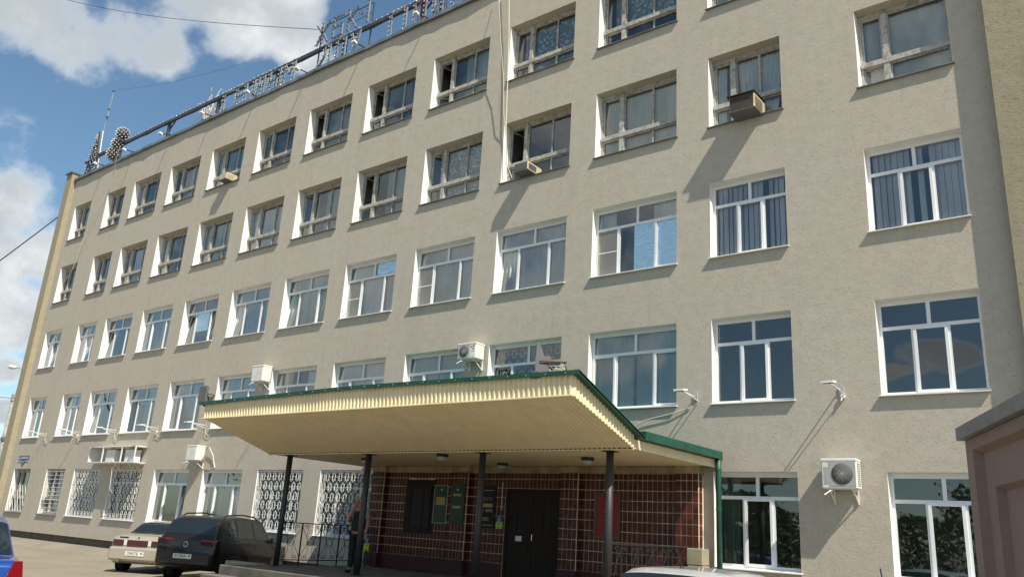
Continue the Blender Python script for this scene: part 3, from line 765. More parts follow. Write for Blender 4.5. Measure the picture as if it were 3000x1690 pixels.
# ================================================================== canopy
CX0, CX1 = -7.30, 3.30; YK, YF = -3.55, -5.55; ZS = 3.075; ZF0, ZF1 = 3.70, 4.03
can = thing('entrance_canopy', 'cream ribbed entrance canopy with green edging rising outwards on four dark columns', 'canopy', ((CX0+CX1)/2, -2.8, .42))
def ribs(x0, x1, fn, pitch=.105, depth=.027):
    """profiled sheet: fn(x, d, v) -> point, d = rib relief"""
    mb = MB(); n = int((x1-x0)/pitch); p = (x1-x0)/n; xs_ = []
    for i in range(n):
        a = x0+i*p
        xs_ += [(a, 0), (a+p*.50, 0), (a+p*.62, 1), (a+p*.88, 1)]
    xs_.append((x1, 0))
    for (a, d0), (b, d1) in zip(xs_[:-1], xs_[1:]):
        mb.quad(fn(a, d0*depth, 0), fn(b, d1*depth, 0), fn(b, d1*depth, 1), fn(a, d0*depth, 1))
    return mb
part('front_fascia', ribs(CX0, CX1, lambda x, d, v: (x, YF-d-.006*math.sin(x*2.3+v*2), ZF0+.004*math.sin(x*3.1)*(1-v)+(ZF1-ZF0+.065*(1-abs(x+1.95)/5.35))*v)), 'cream', can)
sl_ = (ZF0-ZS)/(YF-YK)
part('front_soffit', ribs(CX0, CX1, lambda x, d, v: (x, YF+(YK-YF)*v, ZF0+(ZS-ZF0)*v-d*.8), .1, .008), 'cream', can)
part('rear_soffit', ribs(CX0, CX1, lambda x, d, v: (x, YK+(-.26-YK)*v, ZS+.02-d), .1, .008), 'cream', can)
part('soffit_trim', MB().bbox(CX0, CX1, YK-.03, YK+.03, ZS-.028, ZS-.004, .005), 'cream', can)
part('front_trim', MB().bbox(CX0-.02, CX1+.02, YF-.035, YF+.03, ZF0-.03, ZF0-.002, .005), 'cream', can)
def side(x, s):
    # ribbed triangular cheek of the rising part, then the flat rear fascia
    def fn(y, d, v):
        t = (y-YK)/(YF-YK); zb = ZS+(ZF0-ZS)*t; zt = 3.30+(ZF1-3.30)*t
        return (x+s*d, y, zb+(zt-zb)*v)
    part('side_fascia', ribs(YF, YK, fn, .1, .02), 'cream', can)
    part('rear_side_fascia', ribs(YK, -.004, lambda y, d, v: (x+s*d*.5, y, ZS-.005+.165*v), .1, .012), 'cream', can)
side(CX1, 1); side(CX0, -1)
zr = lambda y: 3.30+(ZF1-3.30)*(y-YK)/(YF-YK)
ov = .15; ro = MB()
xm_ = -1.95; PK = .065
for xa, xb, za, zb2 in ((CX0-ov, xm_, 0, PK), (xm_, CX1+ov, PK, 0)):
    A = [(xa, YF-.05, zr(YF-.05)+za), (xb, YF-.05, zr(YF-.05)+zb2), (xb, YK+.15, zr(YK+.15)), (xa, YK+.15, zr(YK+.15))]
    ro.hexa([*A, *[(x, y, z+.035) for x, y, z in A]])
    D0 = [(xa, YF-.075, zr(YF)-.02+za), (xb, YF-.075, zr(YF)-.02+zb2), (xb, YF-.0505, zr(YF)-.02+zb2), (xa, YF-.0505, zr(YF)-.02+za)]
    ro.hexa([*D0, *[(x, y, z+.075) for x, y, z in D0]])
scr = MB()
for k in range(27):
    x = CX0+.1+k*.4; zz = zr(YF)+.015+PK*(1-abs(x-xm_)/5.35); scr.lathe((x, YF-.0745, zz), (0, -1, 0), [(0, .012), (.008, .009)], 6)
part('screw', scr, 'chrome', can, kind='stuff')
gp = MB()
for k in range(100):
    x = CX0+.08+k*.1055
    gp.box(x, x+.055, YK-.036, YK-.031, ZS-.012, ZS+.004); 
    if x < 2.4: gp.box(x, x+.055, -.272, -.262, ZS+.002, ZS+.014)
part('rib_gap', gp, 'ink', can, kind='stuff')
for sx in (CX0-ov, CX1+ov-.02):
    ro.hexa([(sx, YF-.05, zr(YF-.05)-.012), (sx+.02, YF-.05, zr(YF-.05)-.012), (sx+.02, YK+.16, zr(YK+.16)-.012), (sx, YK+.16, zr(YK+.16)-.012),
             (sx, YF-.05, zr(YF-.05)+.05), (sx+.02, YF-.05, zr(YF-.05)+.05), (sx+.02, YK+.16, zr(YK+.16)+.05), (sx, YK+.16, zr(YK+.16)+.05)])
part('front_roof', ro, 'green', can)
for sgn, xg in ((1, CX1), (-1, CX0)):
    x_a, x_b = sorted((xg+sgn*.012, xg+sgn*.13))
    part('gutter', MB().box(x_a, x_b, YK+.22, -.003, 3.245, 3.40), 'green', can)
part('rear_roof', MB().box(CX0+.02, CX1-.02, YK+.2, -.006, 3.26, 3.33), 'green', can)
part('wall_flashing', MB().box(CX0, CX1, -.10, -.004, 3.335, 3.42), 'flash', can)
part('downpipe', MB().tube([(CX1+.075, -.10, 3.3), (CX1+.075, -.10, 2.9), (CX1+.075, -.10, -.1)], .058, 12), 'green', can, True)
dc = MB()
for zz in (1.0, 2.2, 3.0): dc.lathe((CX1+.075, -.10, zz), (0, 0, 1), [(0, .064), (.04, .064)], 12)
part('pipe_clip', dc, 'green', can)
for x in (-6.58, -3.68, -.27, 2.75):
    cb = MB().tube([(x, -3.42, .41), (x, -3.42, ZS-.03)], .07, 14)
    col = part('column', cb, 'column', can, True)
    part('column_cap', MB().box(x-.12, x+.12, -3.54, -3.30, ZS-.045, ZS-.029), 'column', col)
    part('column_foot', MB().box(x-.1, x+.1, -3.52, -3.32, .412, .425), 'column', col)
def dome(x, y, label):
    t = thing('ceiling_lamp', label, 'lamp', (x, y, ZS), group='ceiling lamps under the canopy')
    part('base_ring', MB().lathe((x, y, ZS+.004), (0, 0, -1), [(0, .135), (.045, .135), (.05, .12)], 18), 'trim', t)
    part('lamp_shade', MB().lathe((x, y, ZS-.05), (0, 0, -1), [(0, .118), (.04, .11), (.075, .075), (.09, .02)], 18), 'lamp_glass', t, True)
dome(1.37, -2.02, 'round frosted ceiling lamp under canopy, rightmost of the row')
dome(-1.69, -.98, 'round frosted ceiling lamp nearest the entrance door')
dome(-1.85, -2.93, 'round frosted ceiling lamp near the front columns in mid canopy')
dome(-5.0, -2.3, 'round frosted ceiling lamp half hidden behind column near standing person')

# ================================================================== porch
PX0, PX1 = -6.9, 3.15
pb = MB().bbox(PX0, PX1, -4.75, -.26, LOT-.1, .41, .015)
porch = thing('porch', 'low grey concrete entrance porch with two broad steps under the canopy', 'porch', ((PX0+PX1)/2, -3, LOT))
part('slab', pb, 'slab', porch)
part('step', MB().bbox(PX0-.1, PX1+.05, -5.15, -4.751, LOT-.1, .20, .012), 'slab', porch)
part('step', MB().bbox(PX0-.2, PX1+.1, -5.55, -5.151, LOT-.1, 0.0, .012), 'slab', porch)
part('kerb', MB().bbox(PX0-1.3, PX0-.004, -3.75, -3.45, LOT-.1, .43, .02), 'concrete', porch)
# railings
def scroll(cx, cz, r, sgn, fz, n=16, turns=1.4):
    pts = []
    for k in range(n):
        a = 2*math.pi*turns*k/(n-1); rr = r*(1-.72*k/(n-1)); pts.append((cx+sgn*(r-rr*math.cos(a))*1.0, cz+fz*rr*math.sin(a)))
    return pts
def railing(x, y0, y1, n, label, zb=.44, zt=1.43, foot=.41):
    t = thing('porch_railing', label, 'railing', (x, (y0+y1)/2, foot), group='wrought iron porch railings')
    part('top_bar', MB().box(x-.022, x+.022, y0, y1, zt-.012, zt+.012), 'iron', t)
    part('bottom_bar', MB().box(x-.012, x+.012, y0, y1, zb+.10, zb+.122), 'iron', t)
    p = (y1-y0)/n
    for i in range(n+1):
        y = y0+p*i; part('post', MB().box(x-.014, x+.014, y-.014, y+.014, foot, zt-.012), 'iron', t)
    for i in range(n):
        mb = MB(); yc = y0+p*(i+.5); a = p*.5; H0, H1 = zb+.12, zt-.012; zm = (H0+H1)/2; hh = (H1-H0)/2
        T = lambda pts: [(x, q[0], q[1]) for q in pts]
        mb.tube(T([(yc+.09*math.cos(2*math.pi*k/16), zm+.095*math.sin(2*math.pi*k/16)) for k in range(16)]), .006, 5, True)
        for s in (-1, 1):
            mb.tube(T([(yc+s*(.105+(a-.115)*math.sin(math.pi*.5*abs(v))**2), zm+v*hh*.98) for v in [q/10-1 for q in range(21)]]), .006, 5)
            mb.tube(T([(yc+s*(.10+.03*math.sin(v*3.1)), zm+v*hh*.72) for v in [q/8-1 for q in range(17)]]), .005, 5)
            for fz in (-1, 1):
                mb.tube(T([(yc+s*(.075+.05-.05*math.cos(2*math.pi*k/13*1.3)*(1-.04*k)), zm+fz*(hh*.82)+fz*.05*math.sin(2*math.pi*k/13*1.3)*(1-.04*k)) for k in range(14)]), .005, 5)
                mb.tube(T([(yc+s*(.19+.045*math.cos(2*math.pi*k/13*1.3)*(1-.04*k)), zm+fz*(hh*.84)+fz*.045*math.sin(2*math.pi*k/13*1.3)*(1-.04*k)) for k in range(14)]), .005, 5)
        part('scroll_panel', mb, 'iron', t)
railing(-6.62, -3.34, -.26, 5, 'black wrought iron railing with scrolls along left end of porch')
railing(2.62, -3.34, -.26, 5, 'wrought iron railing with scrolls along right end of porch by red board')
bs = thing('block_pier', 'stacked cream concrete blocks beside green downpipe at porch end', 'block pier', (3.05, -.5, LOT))
for k in range(5): part('block', MB().bbox(2.90+.012*(k % 2), 3.24+.01*(k % 2), -.62, -.30, LOT+.005+k*.327, LOT+.322+k*.327, .012), 'concrete', bs)

# ================================================================== air conditioners and other fittings on the facade
def ac_unit(x0, x1, z0, z1, yb, yf, label, fan=True, logo=False, side=True, rods=True, group='outdoor air conditioning units on the facade', fanside=.60):
    t = thing('air_conditioner', label, 'air conditioner', ((x0+x1)/2, yb, z0), group=group)
    part('casing', MB().bbox(x0, x1, yf, yb, z0, z1, .02), 'ac_white', t)
    part('top_cover', MB().bbox(x0-.008, x1+.008, yf-.008, yb+.004, z1-.045, z1+.006, .01), 'ac_white', t)
    w = x1-x0; h = z1-z0
    if fan:
        cx = x0+w*fanside; cz = z0+h*.5; r = h*.36
        if side: part('fan_surround', MB().box(cx-r*1.22, cx+r*1.22, yf-.006, yf+.001, cz-r*1.15, cz+r*1.15), 'ac_grey', t)
        part('fan_grille', MB().lathe((cx, yf-.007, cz), (0, -1, 0), [(0, r), (.008, r*.97), (.012, r*.3)], 24), 'ac_dark', t, True)
        gm = MB()
        for k in range(1, 6): gm.tube([(cx+r*k/6*math.cos(a), yf-.022+.002*k, cz+r*k/6*math.sin(a)) for a in [2*math.pi*q/20 for q in range(20)]], .0035, 4, True)
        for k in range(8):
            a = math.pi*2*k/8; gm.tube([(cx, yf-.02, cz), (cx+r*math.cos(a), yf-.012, cz+r*math.sin(a))], .003, 4)
        part('fan_guard', gm, 'ac_grey', t)
        if not logo:
            lv = MB()
            for k in range(10): lv.box(x0+w*.07, x0+w*.20, yf-.005, yf+.001, z0+h*(.16+.06*k), z0+h*(.16+.06*k)+.012)
            part('louvre', lv, 'ac_grey', t)
    else:
        part('panel_seam', MB().box(x0+w*.52, x0+w*.53, yf-.002, yf+.001, z0+.03, z1-.06).box(x0+w*.55, x0+w*.93, yf-.002, yf+.001, z0+h*.5, z0+h*.51), 'ac_grey', t)
    sv = MB()
    for k in range(11):
        for q in (0, 1): sv.box(x1-.001, x1+.003, yf+.07+q*.09, yf+.135+q*.09, z0+h*(.1+.072*k), z0+h*(.1+.072*k)+.022)
    if fan and not logo: part('side_vent', sv, 'ac_dark', t)
    for xx in (x0+w*.2, x1-w*.14):
        br = MB().box(xx-.015, xx+.015, yf+.02, -.003, z0-.04, z0-.004).box(xx-.015, xx+.015, -.035, -.003, z0-.26, z0-.041)
        br.bar((xx, yf+.10, z0-.04), (xx, -.02, z0-.24), .02, .02); part('bracket', br, 'ac_white', t)
    if rods: part('drain_pipe', MB().tube([(x0+w*.28, yf+.08, z0-.01), (x0+w*.22, yf-.02, z0-.05), (x0+w*.10, yf-.08, z0-.12)], .012, 6), 'white', t)
    if logo:
        lx, lz = x0+w*.84, z0+h*.72
        part('badge_panel', MB().box(x0+w*.70, x0+w*.97, yf-.004, yf+.001, z0+h*.12, z1-.06), 'white', t)
        tr = MB()
        for k in range(3):
            a = math.pi*2*k/3+.5
            tr.poly([(lx+r_*math.cos(a+d), yf-.008, lz+r_*math.sin(a+d)) for r_, d in ((.012, 0), (.055, -.25), (.075, .35), (.062, .95), (.035, .6))])
        part('emblem', tr, 'redlight', t)
        part('print_line', MB().box(lx-.06, lx+.06, yf-.007, yf-.003, lz-.115, lz-.10), 'ac_grey', t)
    return t
ac_unit(5.56, 6.20, 2.66, 3.21, -.06, -.36, 'white air conditioner with round fan grille between right ground floor windows')
ac_unit(-3.93, -3.28, 5.88, 6.32, -.06, -.42, 'white air conditioner with red trefoil mark above canopy', logo=True, fanside=.36)
ac_unit(-13.28, -12.66, 5.88, 6.42, -.06, -.42, 'plain white air conditioner beside window left above canopy edge', fan=False)
ac_unit(-16.50, -15.88, 3.28, 3.80, -.06, -.42, 'plain white air conditioner above ground floor windows behind parked cars', fan=False)
def hose(name, pts, r, mat, label, cat): return solo(name, MB().tube(pts, r, 6), mat, label, cat)
hose('refrigerant_hose', [(-15.85, -.15, 3.35), (-15.6, -.10, 3.75), (-15.35, -.06, 3.45), (-15.25, -.05, 3.2), (-15.15, -.05, 3.08), (-15.4, -.04, 3.0)], .02, 'cable', 'looping white insulated hose beside plain white unit above parked cars', 'hose')
# cage with two units
cg = thing('equipment_cage', 'white steel cage holding two outdoor units above grilled ground floor windows', 'cage', (-21.9, -.3, 3.2))
cm = MB(); X = [-23.58, -22.50, -21.0, -19.98]; y0_, y1_ = -.47, -.01; a0, a1 = 3.21, 3.84; w_ = .022
for xx in X:
    cm.box(xx-w_, xx+w_, y0_-w_, y0_+w_, a0, a1); cm.box(xx-w_, xx+w_, y0_+w_, y1_, a1-.03, a1+.001); cm.box(xx-w_, xx+w_, y0_+w_, y1_, a0-.001, a0+.03)
cm.box(X[0]+w_, X[3]-w_, y0_-w_+.002, y0_+w_-.002, a1-.035, a1+.005); cm.box(X[0]+w_, X[3]-w_, y0_-w_+.002, y0_+w_-.002, a0-.005, a0+.035)
part('frame', cm, 'white_metal', cg)
part('top_sheet', MB().box(X[0], X[3], y0_+.02, y1_, a1+.006, a1+.014), 'white_metal', cg)
part('shelf', MB().box(X[0], X[3], y0_+.02, y1_, a0-.015, a0-.006), 'white_metal', cg)
part('end_panel', MB().box(X[0]-.03, X[0]-.024, y0_, y1_, a0, a1), 'white_metal', cg)
ac_unit(-22.38, -21.72, 3.24, 3.70, -.08, -.38, 'white unit standing in left bay of the steel cage', fan=False, rods=False)
ac_unit(-20.88, -20.22, 3.24, 3.70, -.08, -.38, 'white unit standing in right bay of the steel cage', fan=False, rods=False)
hose('cage_drain', [(-21.55, -.40, 3.18), (-21.35, -.42, 3.17), (-21.6, -.42, 3.0), (-21.7, -.3, 2.2), (-21.75, -.05, 2.0)], .012, 'white', 'thin white drain hose hanging below the steel cage', 'hose')
# boxed window units
def window_box(x0, x1, z0, z1, yf, matf, mats, label, lid=True):
    t = thing('window_air_conditioner', label, 'air conditioner', ((x0+x1)/2, 0, z0), group='window mounted air conditioners')
    part('casing', MB().bbox(x0, x1, yf, .28, z0, z1, .012), mats, t)
    part('front_panel', MB().box(x0+.02, x1-.02, yf-.012, yf-.001, z0+.02, z1-.02), matf, t)
    lv = MB()
    for k in range(7): lv.box(x1-.001, x1+.006, yf+.05, .02, z0+.04+k*(z1-z0-.08)/7, z0+.055+k*(z1-z0-.08)/7)
    part('louvre', lv, matf, t)
    if lid: part('cover_plate', MB().hexa([(x0-.05, yf-.06, z1+.004), (x1+.03, yf-.06, z1+.004), (x1+.03, .2, z1+.05), (x0-.05, .2, z1+.05), (x0-.05, yf-.06, z1+.014), (x1+.03, yf-.06, z1+.014), (x1+.03, .2, z1+.06), (x0-.05, .2, z1+.06)]), 'brown_dark', t)
    part('tray', MB().box(x0-.02, x1+.02, yf-.02, .2, z0-.02, z0-.004), 'ac_dark', t)
    return t
window_box(3.93, 4.52, 11.02, 11.40, -.47, 'brown_dark', 'beige_box', 'yellowed boxed window unit with dark front under a sheet cover, top right')
window_box(-2.39, -1.93, 11.07, 11.32, -.38, 'ac_dark', 'beige_box', 'cream boxed window unit with dark front on fourth floor sill by white cable', False)
window_box(-17.72, -17.24, 14.38, 14.66, -.32, 'beige_box', 'beige_box', 'small cream boxed window unit on top floor sill', False)
# LED floodlights on arms
def arm_light(x, z, y=-.62, label='', r=0):
    t = thing('wall_floodlight', label, 'floodlight', (x, 0, z), group='floodlights on arms along the facade')
    part('wall_bracket', MB().box(x-.04, x+.04, -.03, -.002, z-.08, z+.08), 'ac_grey', t)
    part('arm', MB().tube([(x-.03, -.02, z), (x-.05, y, z+.03)], .014, 6).tube([(x+.06, -.02, z-.11), (x+.0, y+.12, z+.0)], .011, 6), 'white_metal', t)
    part('lamp_head', MB().hexa([(x-.16, y-.16, z+.0), (x+.07, y-.16, z+.0), (x+.07, y+.06, z+.03), (x-.16, y+.06, z+.03), (x-.16, y-.16, z+.045), (x+.07, y-.16, z+.045), (x+.07, y+.06, z+.075), (x-.16, y+.06, z+.075)]), 'ac_white', t)
    part('lens', MB().hexa([(x-.14, y-.14, z-.008), (x+.05, y-.14, z-.008), (x+.05, y+.04, z+.018), (x-.14, y+.04, z+.018), (x-.14, y-.14, z-.002), (x+.05, y-.14, z-.002), (x+.05, y+.04, z+.025), (x-.14, y+.04, z+.025)]), 'ac_dark', t)
    if r: part('junction_box', MB().lathe((x+.02, -.002, z-.14), (0, -1, 0), [(0, .05), (.05, .05), (.06, .03)], 12).tube([(x+.02, -.05, z-.14), (x+.0, -.07, z-.22), (x-.03, -.02, z-.24)], .016, 6), 'ac_white', t)
nm = ['under the first window row from the left corner', 'above the second grille from the left corner', 'above the steel cage', 'right of the steel cage', 'left of the canopy above plain white unit']
for k, x in enumerate((-29.15, -25.98, -22.80, -19.52, -16.22)):
    arm_light(x, 4.55, label='small floodlight on thin arm '+nm[k], r=k % 2)
    solo('lamp_wire', MB().tube([(x+.02, -.02, 4.46), (x+.1, -.06, 4.3), (x+.35, -.04, 4.15+.05*(k % 2)), (x+.6, -.02, 4.3), (x+.9, -.015, 4.24)], .009, 5), 'cable', 'loose pale wire looping from floodlight '+nm[k], 'wire', 'loose wires beside the floodlights')
arm_light(2.84, 4.60, label='small floodlight on arm between second floor windows above canopy gutter')
arm_light(5.92, 4.58, label='small floodlight on arm with junction box, rightmost on the wall', r=1)
arm_light(-12.9, 4.55, label='small floodlight on arm under canopy left end')
hose('hanging_cable', [(2.7, -.02, 4.36), (2.3, -.05, 4.25), (1.6, -.05, 4.12), (1.1, -.05, 3.85), (.6, -.05, 3.70), (.1, -.05, 3.72)], .012, 'cable', 'slack white cable hanging under the window beside canopy roof', 'cable')
# vertical white cable from roof
hose('roof_cable', [(-3.20, -.19, 18.0), (-3.21, -.16, 17.2), (-3.14, -.12, 15.8), (-3.11, -.10, 14.68), (-3.08, -.10, 14.0), (-3.04, -.09, 12.8), (-3.0, -.06, 12.2), (-2.98, -.02, 11.6), (-2.85, .1, 11.2)], .016, 'cable', 'white cable hanging down from roof past top floor windows', 'cable')
hose('roof_cable', [(-3.45, -.22, 18.0), (-3.40, -.40, 17.0), (-3.28, -.32, 15.6), (-3.16, -.22, 14.4), (-3.10, -.16, 13.2), (-3.02, -.05, 12.4)], .010, 'cable', 'thin slack cable beside the white cable from roof', 'cable')
# street name plate
sp = thing('street_name_plate', 'blue and white street name plate with shield on left end of facade', 'sign', (-30.9, 0, 3.15))
part('plate', MB().box(-31.45, -30.35, -.02, -.004, 3.37, 3.59), 'blue_sign', sp)
part('shield', MB().hexa([(-31.08, -.024, 3.30), (-30.72, -.024, 3.30), (-30.72, -.006, 3.30), (-31.08, -.006, 3.30), (-31.08, -.024, 3.40), (-30.72, -.024, 3.40), (-30.72, -.006, 3.40), (-31.08, -.006, 3.40)]).poly([(-31.08, -.024, 3.301), (-30.90, -.024, 3.12), (-30.72, -.024, 3.301)]), 'blue_sign', sp)
part('rim', MB().box(-31.45, -31.09, -.026, -.003, 3.345, 3.366).box(-30.71, -30.35, -.026, -.003, 3.345, 3.366), 'white', sp)
text('lettering', 'ул. ИЗМАЙЛОВА', .125, (-30.9, -.028, 3.48), FRONT, 'pale_print', sp)
text('house_number', '10', .14, (-30.9, -.03, 3.29), FRONT, 'pale_print', sp)
# floodlights on the canopy roof
fl_ = thing('canopy_floodlight', 'grey boxy floodlight with rusty bracket on left front canopy corner', 'floodlight', (-7.55, -5.3, 4.05))
lb = MB().bbox(-7.83, -7.50, -5.46, -5.40, 4.10, 4.52, .01); part('lamp_head', lb, 'lamp_grey', fl_)
part('driver_box', MB().bbox(-7.78, -7.50, -5.395, -5.27, 4.10, 4.28, .012), 'ac_dark', fl_)
part('bracket', MB().tube([(-7.48, -5.42, 4.32), (-7.30, -5.36, 4.29), (-7.36, -5.40, 4.07)], .02, 6).tube([(-7.5, -5.3, 4.22), (-7.3, -5.36, 4.29)], .016, 6), 'rust', fl_)
fr_ = thing('canopy_floodlight', 'floodlight with rusty bracket and tangled white wire on right canopy corner', 'floodlight', (2.75, -5.2, 4.0))
part('lamp_head', MB().hexa([(2.50, -5.50, 4.12), (2.70, -5.42, 4.12), (2.70, -5.36, 4.12), (2.50, -5.44, 4.12), (2.46, -5.46, 4.42), (2.68, -5.38, 4.42), (2.68, -5.32, 4.42), (2.46, -5.40, 4.42)]), 'lamp_grey', fr_)
part('reflector_fin', MB().hexa([(2.44, -5.42, 4.42), (2.56, -5.36, 4.42), (2.56, -5.34, 4.42), (2.44, -5.40, 4.42), (2.44, -5.40, 4.68), (2.47, -5.38, 4.68), (2.47, -5.37, 4.68), (2.44, -5.39, 4.68)]), 'lamp_grey', fr_)
part('driver_box', MB().bbox(2.47, 2.66, -5.60, -5.46, 4.00, 4.13, .015), 'ac_dark', fr_)
part('bracket', MB().tube([(2.55, -5.45, 4.33), (2.75, -5.35, 4.33), (2.95, -5.3, 4.30), (3.0, -5.3, 4.2), (2.98, -5.32, 4.04)], .016, 6).tube([(2.55, -5.45, 4.30), (2.8, -5.38, 4.31), (3.0, -5.3, 4.30)], .016, 6), 'rust', fr_)
wr = random.Random(5); wp = [(2.85+wr.uniform(-.14, .16), -5.38+wr.uniform(-.08, .08), 4.12+wr.uniform(-.06, .13)) for _ in range(26)]
part('wire', MB().tube(wp, .010, 5), 'cable', fr_)
# ================================================================== illuminated lettering on the roof edge
BR = .027; YS = .30; ZRAIL = 19.17
sign = thing('rooftop_sign', 'unlit bulb lettering ЖБК-1 on a long dark rail along the roof edge', 'sign', (-18, YS, 17.7))
part('rail', MB().box(-31.3, -3.0, YS-.05, YS+.06, ZRAIL-.09, ZRAIL+.06), 'rail', sign)
part('rail_cable', MB().tube([(-31+k*.7, YS-.02, ZRAIL-.13-.05*math.sin(k*1.1)**2) for k in range(40)], .018, 5), 'cable_dark', sign)
bulbs = MB(); socks = MB(); rb = random.Random(2)
def bulb(x, y, z, d=(0, -1, 0), lamp=True):
    D = Vector(d); p = Vector((x, y, z))
    socks.lathe(p, D, [(0, .022), (.04, .020)], 6)
    if lamp: bulbs.ball(p+D*.06, BR, 7, 5)
k = 0
while -31.1+k*.29 < -3.2:
    bulb(-31.1+k*.29, YS, ZRAIL+.06, (0, 0, 1)); k += 1
for x in (-28.75, -24.17, -20.06, -15.82, -11.66, -7.55, -6.62): part('post', MB().box(x-.075, x+.075, YS+.0, YS+.10, 17.7, ZRAIL-.09), 'rail', sign)
for x in (-13.22, -10.24): part('post', MB().box(x-.022, x+.022, YS+.02, YS+.06, 17.7, 20.2), 'rail', sign)
for x in (-24.17, -20.06, -15.82, -7.55): part('brace', MB().bar((x+.1, YS+.05, ZRAIL-.45), (x+.5, YS+.05, ZRAIL-.1), .05, .05), 'rail', sign)
def letter(strokes, lamp=True, sp=.21, front=True):
    mb = MB(); y = YS-.12
    for (xa, za), (xb, zb) in strokes:
        mb.bar((xa, y, za), (xb, y, zb), .058, .06, (0, 1, 0))
        L = math.hypot(xb-xa, zb-za); n = max(1, int(round(L/sp)))
        for i in range(n+1):
            u = i/n if n else .5
            bulb(xa+(xb-xa)*u, y-.04, za+(zb-za)*u, lamp=lamp)
    part('letter', mb, 'letter', sign)
B, T_ = 18.13, 19.08; m_ = 18.62
def V(x, a=B, b=T_): return ((x, a), (x, b))
letter([V(-19.31), ((-19.31, T_), (-18.75, T_))])
letter([V(-18.34), V(-17.70, B+.1, T_), ((-18.34, m_), (-17.72, m_)), ((-18.34, T_), (-17.70, T_)), ((-18.34, B), (-17.70, B+.08))])
letter([V(-17.13), V(-16.81)])
letter([V(-16.45), ((-16.81, m_), (-16.45, m_))])
letter([V(-16.05), ((-16.05, m_), (-15.60, m_)), ((-16.05, B), (-15.60, B)), ((-15.60, B), (-15.60, m_))]); letter([V(-15.38)])
letter([V(-15.09), ((-15.09, T_), (-14.75, 18.55)), ((-14.75, 18.55), (-14.44, T_)), V(-14.44)])
letter([((-12.58, T_), (-12.62, 18.6)), ((-12.62, 18.6), (-13.0, B)), ((-12.58, T_), (-12.30, T_)), V(-12.30)])
letter([V(-11.86), ((-11.86, T_), (-11.42, T_)), V(-11.42)])
letter([((-11.07, T_), (-10.98, 18.75)), ((-10.98, 18.75), (-10.72, 18.70)), ((-10.60, T_), (-10.72, 18.6)), ((-10.72, 18.6), (-10.98, B+.05))])
letter([V(-8.95), ((-8.95, T_), (-8.2, T_)), V(-8.2)])
letter([V(-7.75), V(-7.25), ((-7.75, T_), (-7.25, T_))])
letter([V(-6.82), ((-6.82, B), (-6.42, T_)), V(-6.42)]); letter([V(-5.95), V(-5.6), ((-5.95, m_), (-5.6, m_))]); letter([V(-4.9), V(-4.4), ((-4.9, T_), (-4.4, T_))])
# upper row
b, t, m_ = 19.28, 20.18, 19.76; U = dict(lamp=False, sp=.19)
letter([((-12.92, b), (-12.92, t)), ((-13.28, t), (-12.95, m_)), ((-12.95, m_), (-13.25, b)), ((-12.55, t), (-12.90, m_)), ((-12.90, m_), (-12.58, b))], **U)
letter([((-12.24, b), (-12.24, t)), ((-12.24, t), (-11.68, t)), ((-12.24, m_), (-11.78, m_)), ((-11.76, m_), (-11.76, b)), ((-12.24, b), (-11.76, b))], **U)
letter([((-11.38, b), (-11.38, t)), ((-11.36, m_), (-10.93, t)), ((-11.28, m_+.06), (-10.92, b))], **U)
letter([((-10.74, 19.78), (-10.56, 19.80))], **U)
letter([((-10.30, b), (-10.30, t))], **U)
part('top_wire', MB().tube([(-13.28, YS+.03, t+.03), (-10.3, YS+.03, t+.03)], .02, 5), 'rail', sign)
part('mid_wire', MB().tube([(-11.3, YS+.03, 19.72), (-10.3, YS+.03, 19.78)], .012, 5), 'rail', sign)
wq = random.Random(4)
for k in range(7):
    xa = wq.uniform(-7.6, -5.6); part('loose_wire', MB().tube([(xa, YS-.1, 19.1), (xa+wq.uniform(-.3, .3), YS-.2, 18.8), (xa+wq.uniform(-.6, .5), YS-.1, 18.25)], .012, 5), 'wire_pink' if k % 2 else 'cable_dark', sign)
part('bulb', bulbs, 'bulb', sign, True, kind='stuff'); part('bulb_socket', socks, 'socket', sign, kind='stuff')
# derrick and flower ornaments
dk = thing('derrick_ornament', 'dark bulb studded lattice pyramid on left end of roof', 'ornament', (-31.5, YS, 17.7))
dm = MB(); bulbs = MB(); socks = MB(); YD = YS-.05
zb_, zt_ = 17.9, 20.6
lx = lambda z: -32.25+(z-zb_)/(zt_-zb_)*.70; rx = lambda z: -30.85-(z-zb_)/(zt_-zb_)*.60
dm.bar((lx(zb_), YD, zb_), (lx(zt_), YD, zt_), .06, .06, (0, 1, 0)); dm.bar((rx(zb_), YD, zb_), (rx(zt_), YD, zt_), .06, .06, (0, 1, 0))
z = zb_; step = .42; i = 0
while z < zt_-.2:
    z2 = z+step; dm.bar((lx(z), YD, z), (rx(z2), YD, z2), .07, .04, (0, 1, 0)); dm.bar((rx(z), YD, z), (lx(z2), YD, z2), .07, .04, (0, 1, 0)); dm.bar((lx(z2), YD, z2), (rx(z2), YD, z2), .09, .05, (0, 1, 0))
    for q in range(8):
        u = q/7; bulb(lx(z)+(rx(z)-lx(z))*u, YD-.03, z+step*.5*(q % 2), lamp=wq.random() < .75)
    bulb(lx(z2)-.02, YD, z2, (-1, 0, 0), lamp=False); bulb(lx(z+.2)-.02, YD, z+.2, (-1, 0, 0)); bulb(rx(z2), YD-.03, z2)
    z = z2; step *= .88; i += 1
dm.box(-32.35, -30.9, YD-.05, YD+.05, 18.95, 19.05)
part('lattice', dm, 'rail', dk); part('bulb', bulbs, 'bulb', dk, True, kind='stuff'); part('bulb_socket', socks, 'socket', dk, kind='stuff')
ms = thing('antenna_mast', 'tall thin sectional antenna mast standing behind derrick ornament', 'mast', (-31, .3, 17.7))
part('lower_pole', MB().tube([(-30.75, .3, 17.7), (-31.2, .3, 20.6)], .045, 8), 'letter', ms)
